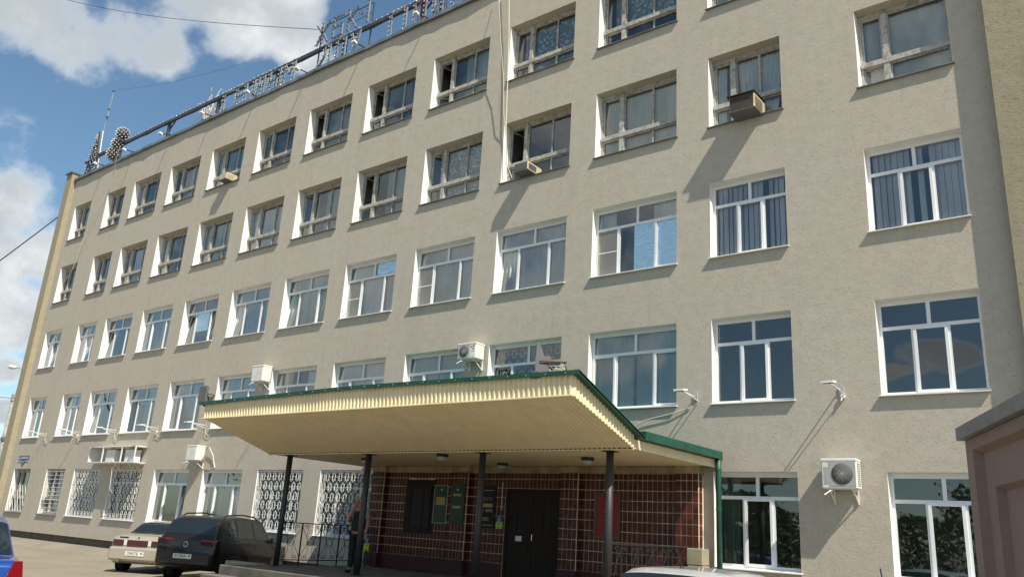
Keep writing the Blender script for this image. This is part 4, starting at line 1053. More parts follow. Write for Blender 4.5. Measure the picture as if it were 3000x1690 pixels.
part('upper_pole', MB().tube([(-31.2, .32, 20.55), (-31.05, .32, 23.0)], .022, 6), 'pole', ms)
part('clamp', MB().lathe((-31.08, .32, 22.93), (0, 0, 1), [(0, .06), (.07, .06)], 8), 'trim', ms)
part('clamp', MB().lathe((-31.13, .32, 21.85), (0, 0, 1), [(0, .06), (.06, .06)], 8), 'trim', ms)
part('clamp', MB().lathe((-31.16, .32, 21.4), (0, 0, 1), [(0, .06), (.06, .06)], 8).tube([(-31.15, .3, 21.4), (-30.95, .3, 21.15)], .012, 5), 'trim', ms)
part('aerial_wire', MB().tube([(-31.05+k*1.4, .32, 23.0-.28*k-.25*math.sin(math.pi*k/10)) for k in range(11)], .006, 4), 'cable_dark', ms)
BR = .034
fo = thing('flower_ornament', 'stack of three bulb studded balls on roof rail right of derrick ornament', 'ornament', (-28.7, YS, 17.7))
bulbs = MB(); socks = MB(); fm = MB()
for cx, cz, r in ((-28.98, 18.60, .33), (-28.72, 19.10, .31), (-28.40, 19.58, .33)):
    fm.ball((cx, .15, cz), r*.86, 14, 9)
    for k in range(70):
        zz = 1-2*(k+.5)/70; a = k*2.39996; q = math.sqrt(1-zz*zz); D = (q*math.cos(a), q*math.sin(a), zz)
        if D[1] < .55: bulb(cx+D[0]*r*.88, .15+D[1]*r*.88, cz+D[2]*r*.88, D)
fm.box(-28.85, -28.65, .12, .22, 17.7, 18.5)
part('ball_core', fm, 'rail', fo); part('bulb', bulbs, 'bulb', fo, True, kind='stuff'); part('bulb_socket', socks, 'socket', fo, kind='stuff')
# rod fountain
ft = thing('rod_fountain', 'fan of thin curved pale rods spraying up behind the roof rail', 'ornament', (-21.7, .75, 17.7))
rm = MB(); rr_ = random.Random(9)
for k in range(52):
    a = rr_.uniform(-2.9, 2.9); hgt = rr_.uniform(1.0, 2.5)*(1-.20*abs(a)); spread = a*rr_.uniform(.4, .95)-.15; dy = rr_.uniform(-.25, .7)
    pts = [(-21.7+spread*u**1.35, .75+dy*u, 18.15+.35*u+hgt*math.sin(min(1, u)*math.pi*.62)*1.0-.55*u*u*abs(a)) for u in [q/9 for q in range(10)]]
    rm.tube(pts, .017, 4, r1=.009)
part('rod', rm, 'fibre', ft, kind='stuff')
part('stem', MB().lathe((-21.7, .75, 17.7), (0, 0, 1), [(0, .22), (.5, .15), (1.0, .20)], 8), 'frame_brown', ft)
# floodlights reaching out from the parapet
places = ['beside derrick ornament', 'beside flower ornament', 'below rod fountain', 'left of the first lower letters', 'under the lower letter M', 'below the ЖБК letters', 'below the figure 1', 'by the last letters at top of frame']
for (hx, hz, bx), pl_ in zip(((-28.42, 17.56, -29.19), (-25.6, 17.57, -26.28), (-22.36, 17.52, -22.95), (-19.10, 17.59, -19.64), (-15.87, 17.58, -16.46), (-12.76, 17.59, -13.19), (-9.57, 17.56, -9.99), (-6.57, 17.56, -6.82)), places):
    t = thing('parapet_floodlight', 'small floodlight on arm over roof edge '+pl_, 'floodlight', (bx, -.1, 17.95), group='floodlights on arms along the roof edge')
    part('arm', MB().tube([(bx, .2, 17.97), (bx, -.1, 17.95), (hx, -.8, hz+.02)], .022, 6), 'iron', t)
    hd = MB().hexa([(hx-.09, -.93, hz-.015), (hx+.09, -.93, hz-.015), (hx+.09, -.77, hz-.06), (hx-.09, -.77, hz-.06), (hx-.07, -.91, hz+.06), (hx+.07, -.91, hz+.06), (hx+.07, -.78, hz+.03), (hx-.07, -.78, hz+.03)])
    part('lamp_head', hd, 'ac_white', t)
    part('lens', MB().hexa([(hx-.08, -.92, hz-.024), (hx+.08, -.92, hz-.024), (hx+.08, -.78, hz-.065), (hx-.08, -.78, hz-.065), (hx-.08, -.92, hz-.018), (hx+.08, -.92, hz-.018), (hx+.08, -.78, hz-.060), (hx-.08, -.78, hz-.060)]), 'lamp_glass', t)
# frayed pale rope down the left of the facade
hose('rope', [(-26.9, -.5, 18.25), (-27.1, -.45, 17.9), (-27.7, -.2, 17.0), (-28.2, -.12, 16.1), (-28.75, -.2, 15.2), (-29.4, -.15, 14.3), (-30.2, -.06, 12.6), (-31.0, -.03, 12.0)], .016, 'cable', 'thin pale rope hanging down across top floor windows on the left', 'rope')
# overhead wires
hose('overhead_wire', [(-33.0+(-42+33.0)*u, -.2-11*u, 15.9+(3.0-15.9)*u-1.6*math.sin(math.pi*u)) for u in [k/16 for k in range(17)]], .028, 'cable_dark', 'black cable sagging from left corner of the building', 'cable')
hose('overhead_wire', [(-13.2+(-45+13.2)*u, .3-4*u, 20.1+(34-20.1)*u-.9*math.sin(math.pi*u)) for u in [k/16 for k in range(17)]], .012, 'cable_dark', 'thin wire crossing the cloud down to the rooftop letters', 'wire')

# ================================================================== pink panel wall in the right foreground
P0 = Vector((9.68, -10.81, 0)); E_ = Vector((.384, -.923, 0)); N_ = Vector((.923, .384, 0))
pw_ = thing('panel_wall', 'dusty pink concrete wall with nested sunken panels and grey metal capping', 'wall', P0+E_*2+Vector((0, 0, LOT)))
def pq(s0, s1, d0, d1, z0, z1):
    c = [P0+E_*s+N_*d for s, d in ((s0, d0), (s1, d0), (s1, d1), (s0, d1))]
    return [(p.x, p.y, z0) for p in c]+[(p.x, p.y, z1) for p in c]
S1 = 5.6; TH = .22
fm = MB(); st = [(0, LOT-.1, 2.195, 0), (.14, .06, 2.13, .05), (.325, .32, 1.915, .095), (.56, .58, 1.655, .135)]
for k in range(3):
    s0, b0, t0, d = st[k]; s1, b1, t1, d1 = st[k+1]
    e0, e1 = S1-s0, S1-s1
    nm_ = ('outer_frame', 'middle_frame', 'inner_frame')[k]
    f = MB()
    f.hexa(pq(s0, s1, d, TH, b0, t0)); f.hexa(pq(e1, e0, d, TH, b0, t0)); f.hexa(pq(s1, e1, d, TH-.001, t1, t0)); f.hexa(pq(s1, e1, d, TH-.001, b0, b1))
    # chamfered lip down to the next recess
    l_ = .022
    def q(s, dd, z): p = P0+E_*s+N_*dd; return (p.x, p.y, z)
    f.quad(q(s1, d, t1), q(e1, d, t1), q(e1-l_, d1, t1-l_), q(s1+l_, d1, t1-l_)); f.quad(q(s1, d, b1), q(s1, d, t1), q(s1+l_, d1, t1-l_), q(s1+l_, d1, b1+l_))
    f.quad(q(e1, d, t1), q(e1, d, b1), q(e1-l_, d1, b1+l_), q(e1-l_, d1, t1-l_)); f.quad(q(s1, d, b1), q(s1+l_, d1, b1+l_), q(e1-l_, d1, b1+l_), q(e1, d, b1))
    part(nm_, f, 'fence', pw_)
s0, b0, t0, d = st[3]
part('inner_panel', MB().hexa(pq(s0, S1-s0, d, TH, b0, t0)), 'fence', pw_)
part('capping', MB().hexa(pq(-.03, S1+.1, -.04, TH+.06, 2.20, 2.275)), 'fence_cap', pw_)

# ================================================================== parked cars
def lerp(tab, s):
    if s <= tab[0][0]: return tab[0][1]
    for (a, va), (b, vb) in zip(tab[:-1], tab[1:]):
        if s <= b:
            u = (s-a)/(b-a); u = u*u*(3-2*u)*.5+u*.5
            return va+(vb-va)*u
    return tab[-1][1]
def make_car(name, label, loc, heading, body, d, plate=None):
    """s runs from the rear bumper (0) to the nose (L); local +Y is forward"""
    t = thing(name, label, 'car', loc, -heading, world=False)
    L = d['L']; W_ = d['W']/2
    zl = lambda s: lerp(d['low'], s); zb = lambda s: lerp(d['belt'], s); zr = lambda s: lerp(d['roof'], s)
    wl_ = lambda s: W_*lerp(d['plan'], s); wr = lambda s: W_*lerp(d['tumble'], s)
    def Sf(s, v, off=0.0):
        # v 0..1 from sill to centre of the roof
        w0, w1 = wl_(s), wr(s)*min(1.0, lerp(d['plan'], s)+.02); a, b_, c = zl(s), zb(s), max(zr(s), zb(s)+.01)
        if v < .5:
            u = v/.5; x = w0*(.93+.07*math.sin(u*math.pi*.62)**.8) - (.02*w0*max(0, u-.75)*4); z = a+(b_-a)*u
        elif v < .8:
            u = (v-.5)/.3; x0_ = w0*(.93+.07*math.sin(math.pi*.62)**.8)-.02*w0
            x = x0_+(w1-x0_)*u; z = b_+(c-.05*min(1, (c-b_)/.4)-b_)*u
        else:
            u = (v-.8)/.2; z1 = c-.05*min(1, (c-b_)/.4); x = w1*math.cos(u*math.pi/2)**.8; z = z1+(c-z1)*math.sin(u*math.pi/2)
        return Vector((x, s-L/2, z))
    def P(s, v, off=0.0, side=1):
        p = Sf(s, v)
        if off:
            du = Sf(min(L, s+.02), v)-Sf(max(0, s-.02), v); dv = Sf(s, min(1, v+.02))-Sf(s, max(0, v-.02))
            n = du.cross(dv)
            if n.length > 1e-9:
                n.normalize()
                if n.dot(Vector((p.x, 0, p.z-.6))) < 0: n = -n
                p = p+n*off
        return (p.x*side, p.y, p.z)
    NS, NV = 56, 20
    mb = MB()
    for i in range(NS+1):
        s = L*i/NS
        for j in range(NV+1): mb.v.append(P(s, j/NV))
        for j in range(NV-1, -1, -1): mb.v.append(P(s, j/NV, side=-1))
    n = 2*NV+1
    for i in range(NS):
        for j in range(n-1): mb.f.append((i*n+j, i*n+j+1, (i+1)*n+j+1, (i+1)*n+j))
        mb.f.append((i*n+n-1, i*n, (i+1)*n, (i+1)*n+n-1))
    mb.f.append(tuple(range(n-1, -1, -1))); mb.f.append(tuple(NS*n+j for j in range(n)))
    part('body', mb, body, t, True)
    # glazing follows the body surface a few millimetres proud of it
    def patch(nm, s00, s01, s10, s11, v0, v1, side, mat='carglass', off=.008):
        g = MB(); g.grid(lambda u, v: P((s00+(s01-s00)*u)*(1-v)+(s10+(s11-s10)*u)*v, v0+(v1-v0)*v, off, side), 10, 5); return part(nm, g, mat, t, True)
    for sd in (1, -1):
        for w in d['sidewin']: patch('side_window', *w, .535, .775, sd)
    for sd in (1, -1):
        for s_ in d['seams']: patch('door_seam', s_, s_+.012, s_, s_+.012, .17, .52, sd, 'trim', .003)
        for s_ in d['seams'][1:]: patch('door_handle', s_+.05, s_+.19, s_+.05, s_+.19, .40, .425, sd, 'chrome' if body != 'darkcar' else 'trim', .02)
    def endglass(nm, sa, sb, va=.835):
        g = MB()
        g.grid(lambda u, v: (lambda uu: P(sa+(sb-sa)*v, va+(1-va)*(1-abs(uu)), .008, 1 if uu >= 0 else -1))(2*u-1), 16, 6); part(nm, g, 'carglass', t, True)
    endglass('rear_window', *d['rearglass']); endglass('windscreen', *d['frontglass'])
    # wheels and arches
    R = d['wheel']
    for s in d['axles']:
        for sd in (1, -1):
            xw = sd*(W_-.10); y = s-L/2
            ar = MB().lathe((sd*(wl_(s)*.985-.02), y, R), (sd, 0, 0), [(0, R*1.16), (.028, R*1.16)], 22); part('wheel_arch', ar, 'trim', t)
            w = MB().lathe((xw-sd*.12, y, R), (sd, 0, 0), [(0, R*.7), (0, R*.96), (.03, R), (.19, R), (.225, R*.95), (.23, R*.66)], 24); wo_ = part('wheel', w, 'rubber', t, True)
            rm_ = MB().lathe((xw+sd*.10, y, R), (sd, 0, 0), [(0, R*.66), (.012, R*.62), (.004, R*.5), (.014, R*.12)], 20); part('rim', rm_, 'rim', wo_)
    # rear details on the flat tail: (kind, x0, x1, z0, z1)
    for nm, mt, x0, x1, z0, z1, y in d['tail']:
        for sd in ((1, -1) if x0 > 0 or nm == 'tail_light' else (1,)):
            a, b_ = sorted((x0*sd, x1*sd)); part(nm, MB().bbox(a, b_, -L/2+y-.02, -L/2+y+.10, z0, z1, .05 if nm == 'bumper' else .012), mt, t)
    yb_ = -L/2
    if plate:
        z0 = d['platez']; yp = yb_+d.get('platey', -.035)
        pl2 = part('number_plate', MB().box(-.26, .26, yp-.006, yp+.03, z0, z0+.112), 'plate', t)
        text('plate_lettering', plate[0], .105, (-.055, yp-.009, z0+.054), FRONT, 'ink', pl2, sx=.86); text('plate_region', plate[1], .07, (.195, yp-.009, z0+.066), FRONT, 'ink', pl2)
    for sd in (1, -1):
        sm = d['mirror']; part('mirror', MB().bbox(sd*(W_+.02)-.06, sd*(W_+.02)+.06, sm-L/2-.05, sm-L/2+.05, zb(sm)+.0, zb(sm)+.15, .03), body, t)
    return t, P, L
sedan = dict(seams=(1.05, 1.80, 2.88), L=4.26, W=1.68, low=[(0, .34), (.3, .24), (3.9, .22), (4.26, .30)], belt=[(0, .86), (.15, .93), (1.0, .95), (3.0, .88), (4.0, .72), (4.26, .55)],
    roof=[(0, .90), (.12, 1.00), (.62, 1.03), (1.28, 1.385), (1.6, 1.42), (2.3, 1.42), (3.05, .98), (4.0, .78), (4.26, .56)], plan=[(0, .86), (.18, .96), (.8, 1), (3.3, 1), (4.0, .90), (4.26, .74)],
    tumble=[(0, .80), (.6, .76), (1.3, .66), (2.3, .66), (3.0, .74), (4.26, .6)], sidewin=[(1.02, 1.75, 1.32, 1.75), (1.83, 2.86, 1.83, 2.36)], rearglass=(.68, 1.24), frontglass=(2.38, 2.98), axles=(.88, 3.37), wheel=.29, mirror=2.75, platez=.47, platey=-.075,
    tail=[('tail_light', 'darkred', .40, .70, .72, .885, .0), ('light_band', 'darkred', -.30, .30, .715, .885, -.002), ('reverse_lamp', 'clear', .31, .39, .73, .87, -.001), ('bumper', 'silver', -.78, .78, .33, .69, -.045), ('badge', 'trim', -.56, -.30, .952, .966, .03), ('lock', 'trim', -.012, .012, .915, .975, .012), ('exhaust', 'chrome', -.46, -.40, .29, .34, -.06)])
suv = dict(seams=(1.04, 1.99, 3.10), L=4.43, W=1.81, low=[(0, .36), (.35, .28), (4.0, .27), (4.43, .36)], belt=[(0, .98), (.2, 1.06), (1.0, 1.06), (3.1, 1.0), (4.1, .88), (4.43, .66)],
    roof=[(0, 1.02), (.07, 1.10), (.36, 1.57), (.55, 1.65), (1.5, 1.69), (2.55, 1.65), (3.35, 1.08), (4.1, .96), (4.43, .70)], plan=[(0, .90), (.16, .975), (.7, 1), (3.5, 1), (4.15, .92), (4.43, .76)],
    tumble=[(0, .88), (.4, .76), (1.6, .75), (2.4, .73), (3.2, .80), (4.43, .7)], sidewin=[(.55, 1.02, .75, 1.02), (1.10, 1.95, 1.10, 1.95), (2.03, 3.05, 2.03, 2.55)], rearglass=(.14, .345), frontglass=(2.64, 3.28), axles=(.93, 3.53), wheel=.345, mirror=2.95, platez=.58, platey=-.08,
    tail=[('tail_light', 'redlight', .42, .83, .90, 1.06, .02), ('bumper', 'darkcar', -.80, .80, .40, .74, -.05), ('reflector', 'darkred', .40, .68, .46, .50, -.06)])
logan = dict(seams=(1.0, 1.75, 2.88), L=4.25, W=1.74, low=[(0, .34), (.3, .25), (3.9, .24), (4.25, .32)], belt=[(0, .95), (.15, 1.0), (1.0, .98), (3.0, .95), (4.0, .80), (4.25, .6)],
    roof=[(0, 1.03), (.10, 1.10), (.50, 1.12), (1.00, 1.50), (1.4, 1.57), (2.3, 1.55), (3.05, 1.05), (4.0, .86), (4.25, .62)], plan=[(0, .88), (.15, .97), (.6, 1), (3.3, 1), (4.0, .90), (4.25, .76)],
    tumble=[(0, .92), (.5, .90), (1.0, .82), (2.3, .80), (3.0, .82), (4.25, .66)], sidewin=[(.95, 1.7, 1.20, 1.7), (1.78, 2.86, 1.78, 2.36)], rearglass=(.53, .97), frontglass=(2.38, 2.98), axles=(.85, 3.48), wheel=.30, mirror=2.8, platez=.60,
    tail=[('reverse_lamp', 'clear', .66, .76, .725, .775, .012), ('bumper', 'bluecar', -.82, .82, .32, .70, -.045), ('boot_lettering', 'chrome', .30, .55, .90, .93, -.0)])
hatch = dict(seams=(.85, 1.66, 2.74), L=4.0, W=1.68, low=[(0, .34), (.3, .25), (3.7, .24), (4.0, .32)], belt=[(0, .92), (.15, .98), (1.0, .98), (2.8, .93), (3.7, .80), (4.0, .6)],
    roof=[(0, .96), (.06, 1.02), (.42, 1.40), (.65, 1.455), (1.4, 1.47), (2.1, 1.44), (2.9, 1.0), (3.7, .85), (4.0, .62)], plan=[(0, .88), (.15, .97), (.6, 1), (3.1, 1), (3.75, .92), (4.0, .76)],
    tumble=[(0, .86), (.4, .74), (1.4, .71), (2.1, .70), (2.8, .78), (4.0, .68)], sidewin=[(.42, .78, .62, .80), (.86, 1.62, .86, 1.62), (1.70, 2.7, 1.70, 2.22)], rearglass=(.10, .40), frontglass=(2.2, 2.85), axles=(.75, 3.2), wheel=.30, mirror=2.6, platez=.62,
    tail=[('tail_light', 'redlight', .55, .80, .84, 1.20, .06), ('bumper', 'whitecar', -.80, .80, .34, .68, -.045)])
def place(ax, rear, h):
    """axle point on the ground, its distance from the tail, heading -> centre"""
    H = Vector((math.sin(h), math.cos(h), 0)); return Vector((ax[0], ax[1], LOT))+H*(rear[1]/2-rear[0])
h1 = rad(-35)
c1_, P1, L1_ = make_car('parked_car', 'silver beige sedan parked by the wall left of the dark suv', place((-12.82, -3.16), (.88, 4.26), h1), h1, 'silver', sedan, ('О595ТВ', '58'))
h2 = rad(-27)
c2_, P2, L2_ = make_car('parked_car', 'dark brown suv with roof rails parked beside the porch', place((-10.02, -3.22), (.93, 4.43), h2), h2, 'darkcar', suv, ('Р173КА', '58'))
for sd in (1, -1):
    z0 = 1.655; part('roof_rail', MB().tube([(sd*.60, .55-L2_/2, 1.60), (sd*.61, .80-L2_/2, 1.70), (sd*.61, 1.6-L2_/2, 1.735), (sd*.60, 2.3-L2_/2, 1.69), (sd*.59, 2.6-L2_/2, 1.59)], .022, 6), 'trim', c2_)
part('roof_aerial', MB().tube([(0, .9-L2_/2, 1.65), (0, .78-L2_/2, 1.78)], .008, 5), 'trim', c2_)
em = MB(); yb_ = -L2_/2-.004
em.tube([(.062*math.cos(a), yb_, .93+.062*math.sin(a)) for a in [2*math.pi*k/18 for k in range(18)]], .008, 5, True)
for pts in ([(-.03, .975), (0, .93), (.03, .975)], [(-.045, .95), (-.02, .885), (0, .925), (.02, .885), (.045, .95)]): em.tube([(x, yb_, z) for x, z in pts], .006, 4)
part('emblem', em, 'chrome', c2_)
text('badge_lettering', '2.0 TDI', .07, (.55, -L2_/2+.008, .83), FRONT, 'chrome', c2_)
h3 = rad(-76)
rc = Vector((.52-.82*math.cos(h3), -12.13+.82*math.sin(h3), LOT)); H3 = Vector((math.sin(h3), math.cos(h3), 0))
c3_, P3, L3_ = make_car('parked_car', 'blue sedan cut off by left edge of the picture', rc+H3*(4.25/2), h3, 'bluecar', logan)
for sd in (1, -1):
    y_ = -4.25/2-.012
    pr_ = [(.60, .70), (.80, .70), (.83, .92), (.80, 1.09), (.72, 1.09)]
    f_ = [(sd*x, y_, z) for x, z in pr_]; k_ = [(sd*(x+.0), y_+.16, z) for x, z in pr_]
    tl_ = MB().poly(f_); n5 = 5
    for i in range(n5): tl_.quad(f_[i], f_[(i+1) % n5], k_[(i+1) % n5], k_[i])
    part('tail_light', tl_, 'redlight', c3_)
    part('indicator_lens', MB().poly([(sd*.632, y_-.006, .76), (sd*.735, y_-.006, .76), (sd*.765, y_-.006, .90), (sd*.685, y_-.006, .92)]), 'amber', c3_)
h4 = rad(-4)
H4 = Vector((math.sin(h4), math.cos(h4), 0))
c4_, P4, L4_ = make_car('parked_car', 'white hatchback with roof aerial in front of porch, only its roof showing', Vector((6.0, -7.75, LOT-.03))+H4*2.0, h4, 'whitecar', hatch)
part('roof_aerial', MB().lathe((0, .75-2.0, 1.455), (0, 0, 1), [(0, .03), (.03, .015)], 8).tube([(0, .75-2.0, 1.47), (0, .60-2.0, 1.66)], .008, 5), 'trim', c4_)
c5_, P5, L5_ = make_car('parked_car', 'white hatchback at the lower right, barely in view beside the pink wall', Vector((8.15, -7.3, LOT-.08))+H4*2.0, h4, 'whitecar', hatch)
part('roof_aerial', MB().lathe((0, .75-2.0, 1.455), (0, 0, 1), [(0, .03), (.03, .015)], 8).tube([(0, .75-2.0, 1.47), (0, .60-2.0, 1.66)], .008, 5), 'trim', c5_)

# ================================================================== person standing on the porch behind a column
def skin(name, joints, edges, mat, parent, levels=2, root=0):
    me = bpy.data.meshes.new(name); me.from_pydata([j[0] for j in joints], edges, []); o = bpy.data.objects.new(name, me); COL.objects.link(o)
    o.modifiers.new('skin', 'SKIN').use_smooth_shade = True
    for i, j in enumerate(joints):
        r = j[1] if isinstance(j[1], tuple) else (j[1], j[1]); me.skin_vertices[0].data[i].radius = r; me.skin_vertices[0].data[i].use_root = (i == root)
    ss = o.modifiers.new('sub', 'SUBSURF'); ss.levels = levels; ss.render_levels = levels
    me.materials.append(M[mat]); o.parent = parent; return o
pr = thing('person', 'person in plaid shirt and dark clothes behind a porch column, hand raised to face', 'person', (-4.42, -2.85, .41), rad(20), world=False)
# local: faces -Y, z up from the soles
bj = [((0, 0, .95), (.11, .08)), ((0, .0, 1.15), (.11, .075)), ((0, .01, 1.36), (.13, .08)), ((0, .02, 1.47), (.07, .065)), ((0, .01, 1.53), .055), ((0, -.01, 1.60), (.075, .088)), ((0, -.01, 1.68), (.07, .085)),
      ((-.19, .01, 1.39), .06), ((-.235, -.02, 1.13), .045), ((-.13, -.20, 1.27), .036), ((-.05, -.17, 1.47), .03), ((-.03, -.15, 1.545), (.036, .022)),
      ((.19, .01, 1.39), .06), ((.24, .02, 1.12), .045), ((.24, -.06, .90), .034), ((.235, -.08, .81), (.03, .022)),
      ((-.095, 0, .88), .095), ((-.10, -.01, .50), .06), ((-.11, .02, .09), .042), ((-.12, -.11, .045), (.045, .03)),
      ((.095, 0, .88), .095), ((.11, -.02, .50), .06), ((.12, .02, .09), .042), ((.14, -.11, .045), (.045, .03))]
be = [(0, 1), (1, 2), (2, 3), (3, 4), (4, 5), (5, 6), (2, 7), (7, 8), (8, 9), (9, 10), (10, 11), (2, 12), (12, 13), (13, 14), (14, 15), (0, 16), (16, 17), (17, 18), (18, 19), (0, 20), (20, 21), (21, 22), (22, 23)]
skin('body', bj, be, 'skin', pr)
skin('shirt', [((0, 0, .92), (.17, .13)), ((0, 0, 1.15), (.175, .13)), ((0, .01, 1.35), (.185, .135)), ((0, .02, 1.46), (.09, .09)), ((-.19, .01, 1.385), .078), ((-.225, -.01, 1.22), .068), ((.19, .01, 1.385), .078), ((.23, .01, 1.20), .068)],
     [(0, 1), (1, 2), (2, 3), (2, 4), (4, 5), (2, 6), (6, 7)], 'plaid', pr)
skin('vest', [((0, 0, .86), (.19, .15)), ((0, 0, 1.12), (.19, .148)), ((0, .01, 1.28), (.19, .15)), ((0, .015, 1.40), (.15, .14))], [(0, 1), (1, 2), (2, 3)], 'darkcloth', pr)
skin('trousers', [((0, 0, .96), (.17, .13)), ((-.095, 0, .86), .112), ((-.10, -.01, .50), .082), ((-.11, .02, .10), .07), ((.095, 0, .86), .112), ((.11, -.02, .50), .082), ((.12, .02, .10), .07)], [(0, 1), (1, 2), (2, 3), (0, 4), (4, 5), (5, 6)], 'darkcloth', pr)
skin('hair', [((0, .02, 1.70), (.078, .088)), ((0, .045, 1.63), (.074, .06)), ((0, .06, 1.57), (.06, .04))], [(0, 1), (1, 2)], 'hair', pr)
for sx in (-1, 1):
    skin('shoe', [((sx*.115, .05, .045), .05), ((sx*.125, -.06, .045), (.05, .045)), ((sx*.135, -.16, .035), (.045, .03))], [(0, 1), (1, 2)], 'trim', pr, 1)
    part('eye', MB().ball((sx*.03, -.092, 1.63), .011), 'white', pr); part('ear', MB().lathe((sx*.074, .0, 1.61), (sx, 0, 0), [(0, .028), (.018, .022)], 8), 'skin', pr)
part('nose', MB().hexa([(-.014, -.085, 1.585), (.014, -.085, 1.585), (.012, -.08, 1.59), (-.012, -.08, 1.59), (-.007, -.088, 1.63), (.007, -.088, 1.63), (.006, -.08, 1.63), (-.006, -.08, 1.63)]), 'skin', pr)
part('mouth', MB().box(-.022, .022, -.096, -.086, 1.563, 1.570), 'darkred', pr)
for sx, (hx, hy, hz), dr_ in ((-1, (-.03, -.15, 1.545), (.1, -.1, 1)), (1, (.235, -.08, .81), (0, -.15, -1))):
    D = Vector(dr_).normalized()
    for k in range(4):
        b0 = Vector((hx+(k-1.5)*.017, hy, hz)); ln = (.065, .075, .07, .055)[k]
        part('finger', MB().tube([b0, b0+D*ln*.5, b0+D*ln*.8+Vector((0, .012, 0)), b0+D*ln+Vector((0, .026, 0))], .0085, 6, r1=.006), 'skin', pr)
    b0 = Vector((hx-sx*.03, hy, hz-.02*D.z)); part('thumb', MB().tube([b0, b0+Vector((-sx*.02, -.01, .02*D.z)), b0+Vector((-sx*.024, -.016, .05*D.z))], .01, 6, r1=.007), 'skin', pr)

# ================================================================== street pole and trees
sp = thing('street_lamp', 'grey concrete street lamp pole with wires left behind the building', 'street lamp', (-47.4, 5.1, LOT))
part('pole', MB().lathe((-47.4, 5.1, LOT), (0, 0, 1), [(0, .26), (3, .24), (8.3, .165)], 12), 'pole', sp, True)
part('mast_arm', MB().tube([(-47.4, 5.1, 8.2), (-47.25, 5.1, 8.9), (-47.05, 5.1, 9.75), (-47.3, 4.95, 9.9), (-47.75, 4.75, 9.98)], .035, 6), 'pole', sp)
part('lamp_head', MB().lathe((-47.6, 4.85, 9.95), (-.85, -.4, .06), [(0, .05), (.1, .11), (.45, .15), (.65, .08), (.7, .02)], 10), 'ac_white', sp, True)
part('insulator_band', MB().lathe((-47.4, 5.1, 7.75), (0, 0, 1), [(0, .22), (.45, .22)], 10), 'pole', sp); part('insulator_band', MB().lathe((-47.4, 5.1, 5.2), (0, 0, 1), [(0, .27), (.22, .27)], 10), 'ac_dark', sp)
part('cross_arm', MB().box(-48.6, -46.9, 5.05, 5.13, 3.7, 3.82), 'rail', sp)
for k, zz in enumerate((7.95, 5.15, 4.4, 3.9)):
    part('wire', MB().tube([(-47.4-8*u, 5.1-16*u, zz-.4*math.sin(math.pi*u)+(.6*u if k != 1 else -1.5*u)) for u in [q/10 for q in range(11)]], .018, 4), 'cable_dark', sp)
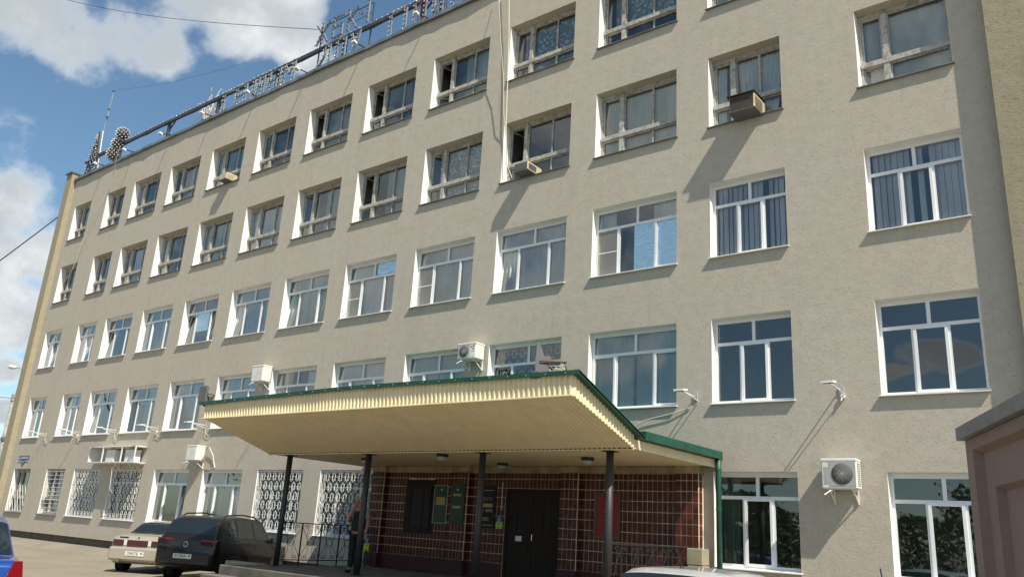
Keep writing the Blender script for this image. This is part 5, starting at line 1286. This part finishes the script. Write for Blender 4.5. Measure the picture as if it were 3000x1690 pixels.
def make_tree(x, y, z, h, cr, seed, label, group, n=2600, leaf='leaf', ls=.16, name='broadleaf_tree'):
    t = thing(name, label, 'tree', (x, y, z), group=group); r_ = random.Random(seed)
    tr = MB(); top = Vector((x, y, z+h*.62)); tr.tube([(x, y, z), (x+.05*h*.1, y, z+h*.3), top], h*.028, 8, r1=h*.012)
    clumps = []
    for k in range(16):
        a = r_.uniform(0, 6.28); e = r_.uniform(-.25, 1.1); d = r_.uniform(.45, .95)*cr
        c = Vector((x+d*math.cos(a)*math.cos(e), y+d*math.sin(a)*math.cos(e), z+h*.60+d*math.sin(e)*h*.36/cr)); clumps.append((c, r_.uniform(.28, .5)*cr))
        b0 = Vector((x, y, z+h*r_.uniform(.25, .55))); tr.tube([b0, (b0+c)/2+Vector((0, 0, .1*h*.3)), c], h*.010, 5, r1=h*.003)
    clumps.append((Vector((x, y, z+h*.68)), cr*.55))
    part('trunk', tr, 'bark', t, True)
    lf = MB()
    for k in range(n):
        c, rr = r_.choice(clumps); v = Vector((r_.gauss(0, 1), r_.gauss(0, 1), r_.gauss(0, .8))); v = v.normalized()*rr*r_.uniform(.45, 1.08)
        p = c+v; a = Vector((r_.gauss(0, 1), r_.gauss(0, 1), r_.gauss(0, .6))).normalized(); b_ = a.cross(Vector((r_.gauss(0, 1), r_.gauss(0, 1), r_.gauss(0, 1)))).normalized(); s_ = ls*r_.uniform(.6, 1.3)
        lf.quad(p-a*s_, p-b_*s_*.55, p+a*s_, p+b_*s_*.55)
    part('crown', lf, leaf, t)
    return t
make_tree(-49.5, 9.5, LOT, 6.4, 2.6, 21, 'green tree at far left edge below the street lamp pole', None, 2600, ls=.17)
make_tree(-55, 16, LOT, 6.6, 3.0, 22, 'green tree farther behind the street lamp pole at left edge', None, 2400, ls=.19)

# trees across the street (behind the camera): they read as one dark mass in the ground floor panes
r_ = random.Random(77); lf = MB()
for k in range(80000):
    x = r_.uniform(-75, 18); y = -44+r_.gauss(0, 2.2)
    top = (4.4 if x > -20 else (10.5 if x < -32 else 4.4+6.1*(-20-x)/12))*(1+.20*math.sin(x*.33+1)+.16*math.sin(x*.83)+.10*math.sin(x*2.1))
    z = LOT+top*(1-r_.random()**1.7)
    p = Vector((x, y, z)); a = Vector((r_.gauss(0, 1), r_.gauss(0, .6), r_.gauss(0, .7))).normalized(); b_ = a.cross(Vector((r_.gauss(0, 1), r_.gauss(0, 1), r_.gauss(0, 1)))).normalized(); s_ = r_.uniform(.07, .18)*(1 if x > -12 else 1.8)
    lf.quad(p-a*s_, p-b_*s_*.6, p+a*s_, p+b_*s_*.6)
o = part('tree_belt', lf, 'leaf_dark', None, kind='stuff')
# lettering becomes plain meshes
bpy.context.view_layer.update()
dg = bpy.context.evaluated_depsgraph_get()
for o in [o for o in S.objects if o.type == 'FONT']:
    me = bpy.data.meshes.new_from_object(o.evaluated_get(dg)); n = bpy.data.objects.new('tmp', me); COL.objects.link(n)
    n.parent = o.parent; n.location = o.location; n.rotation_euler = o.rotation_euler; n.scale = o.scale
    nm = o.name.split('.')[0]; bpy.data.objects.remove(o, do_unlink=True); n.name = nm
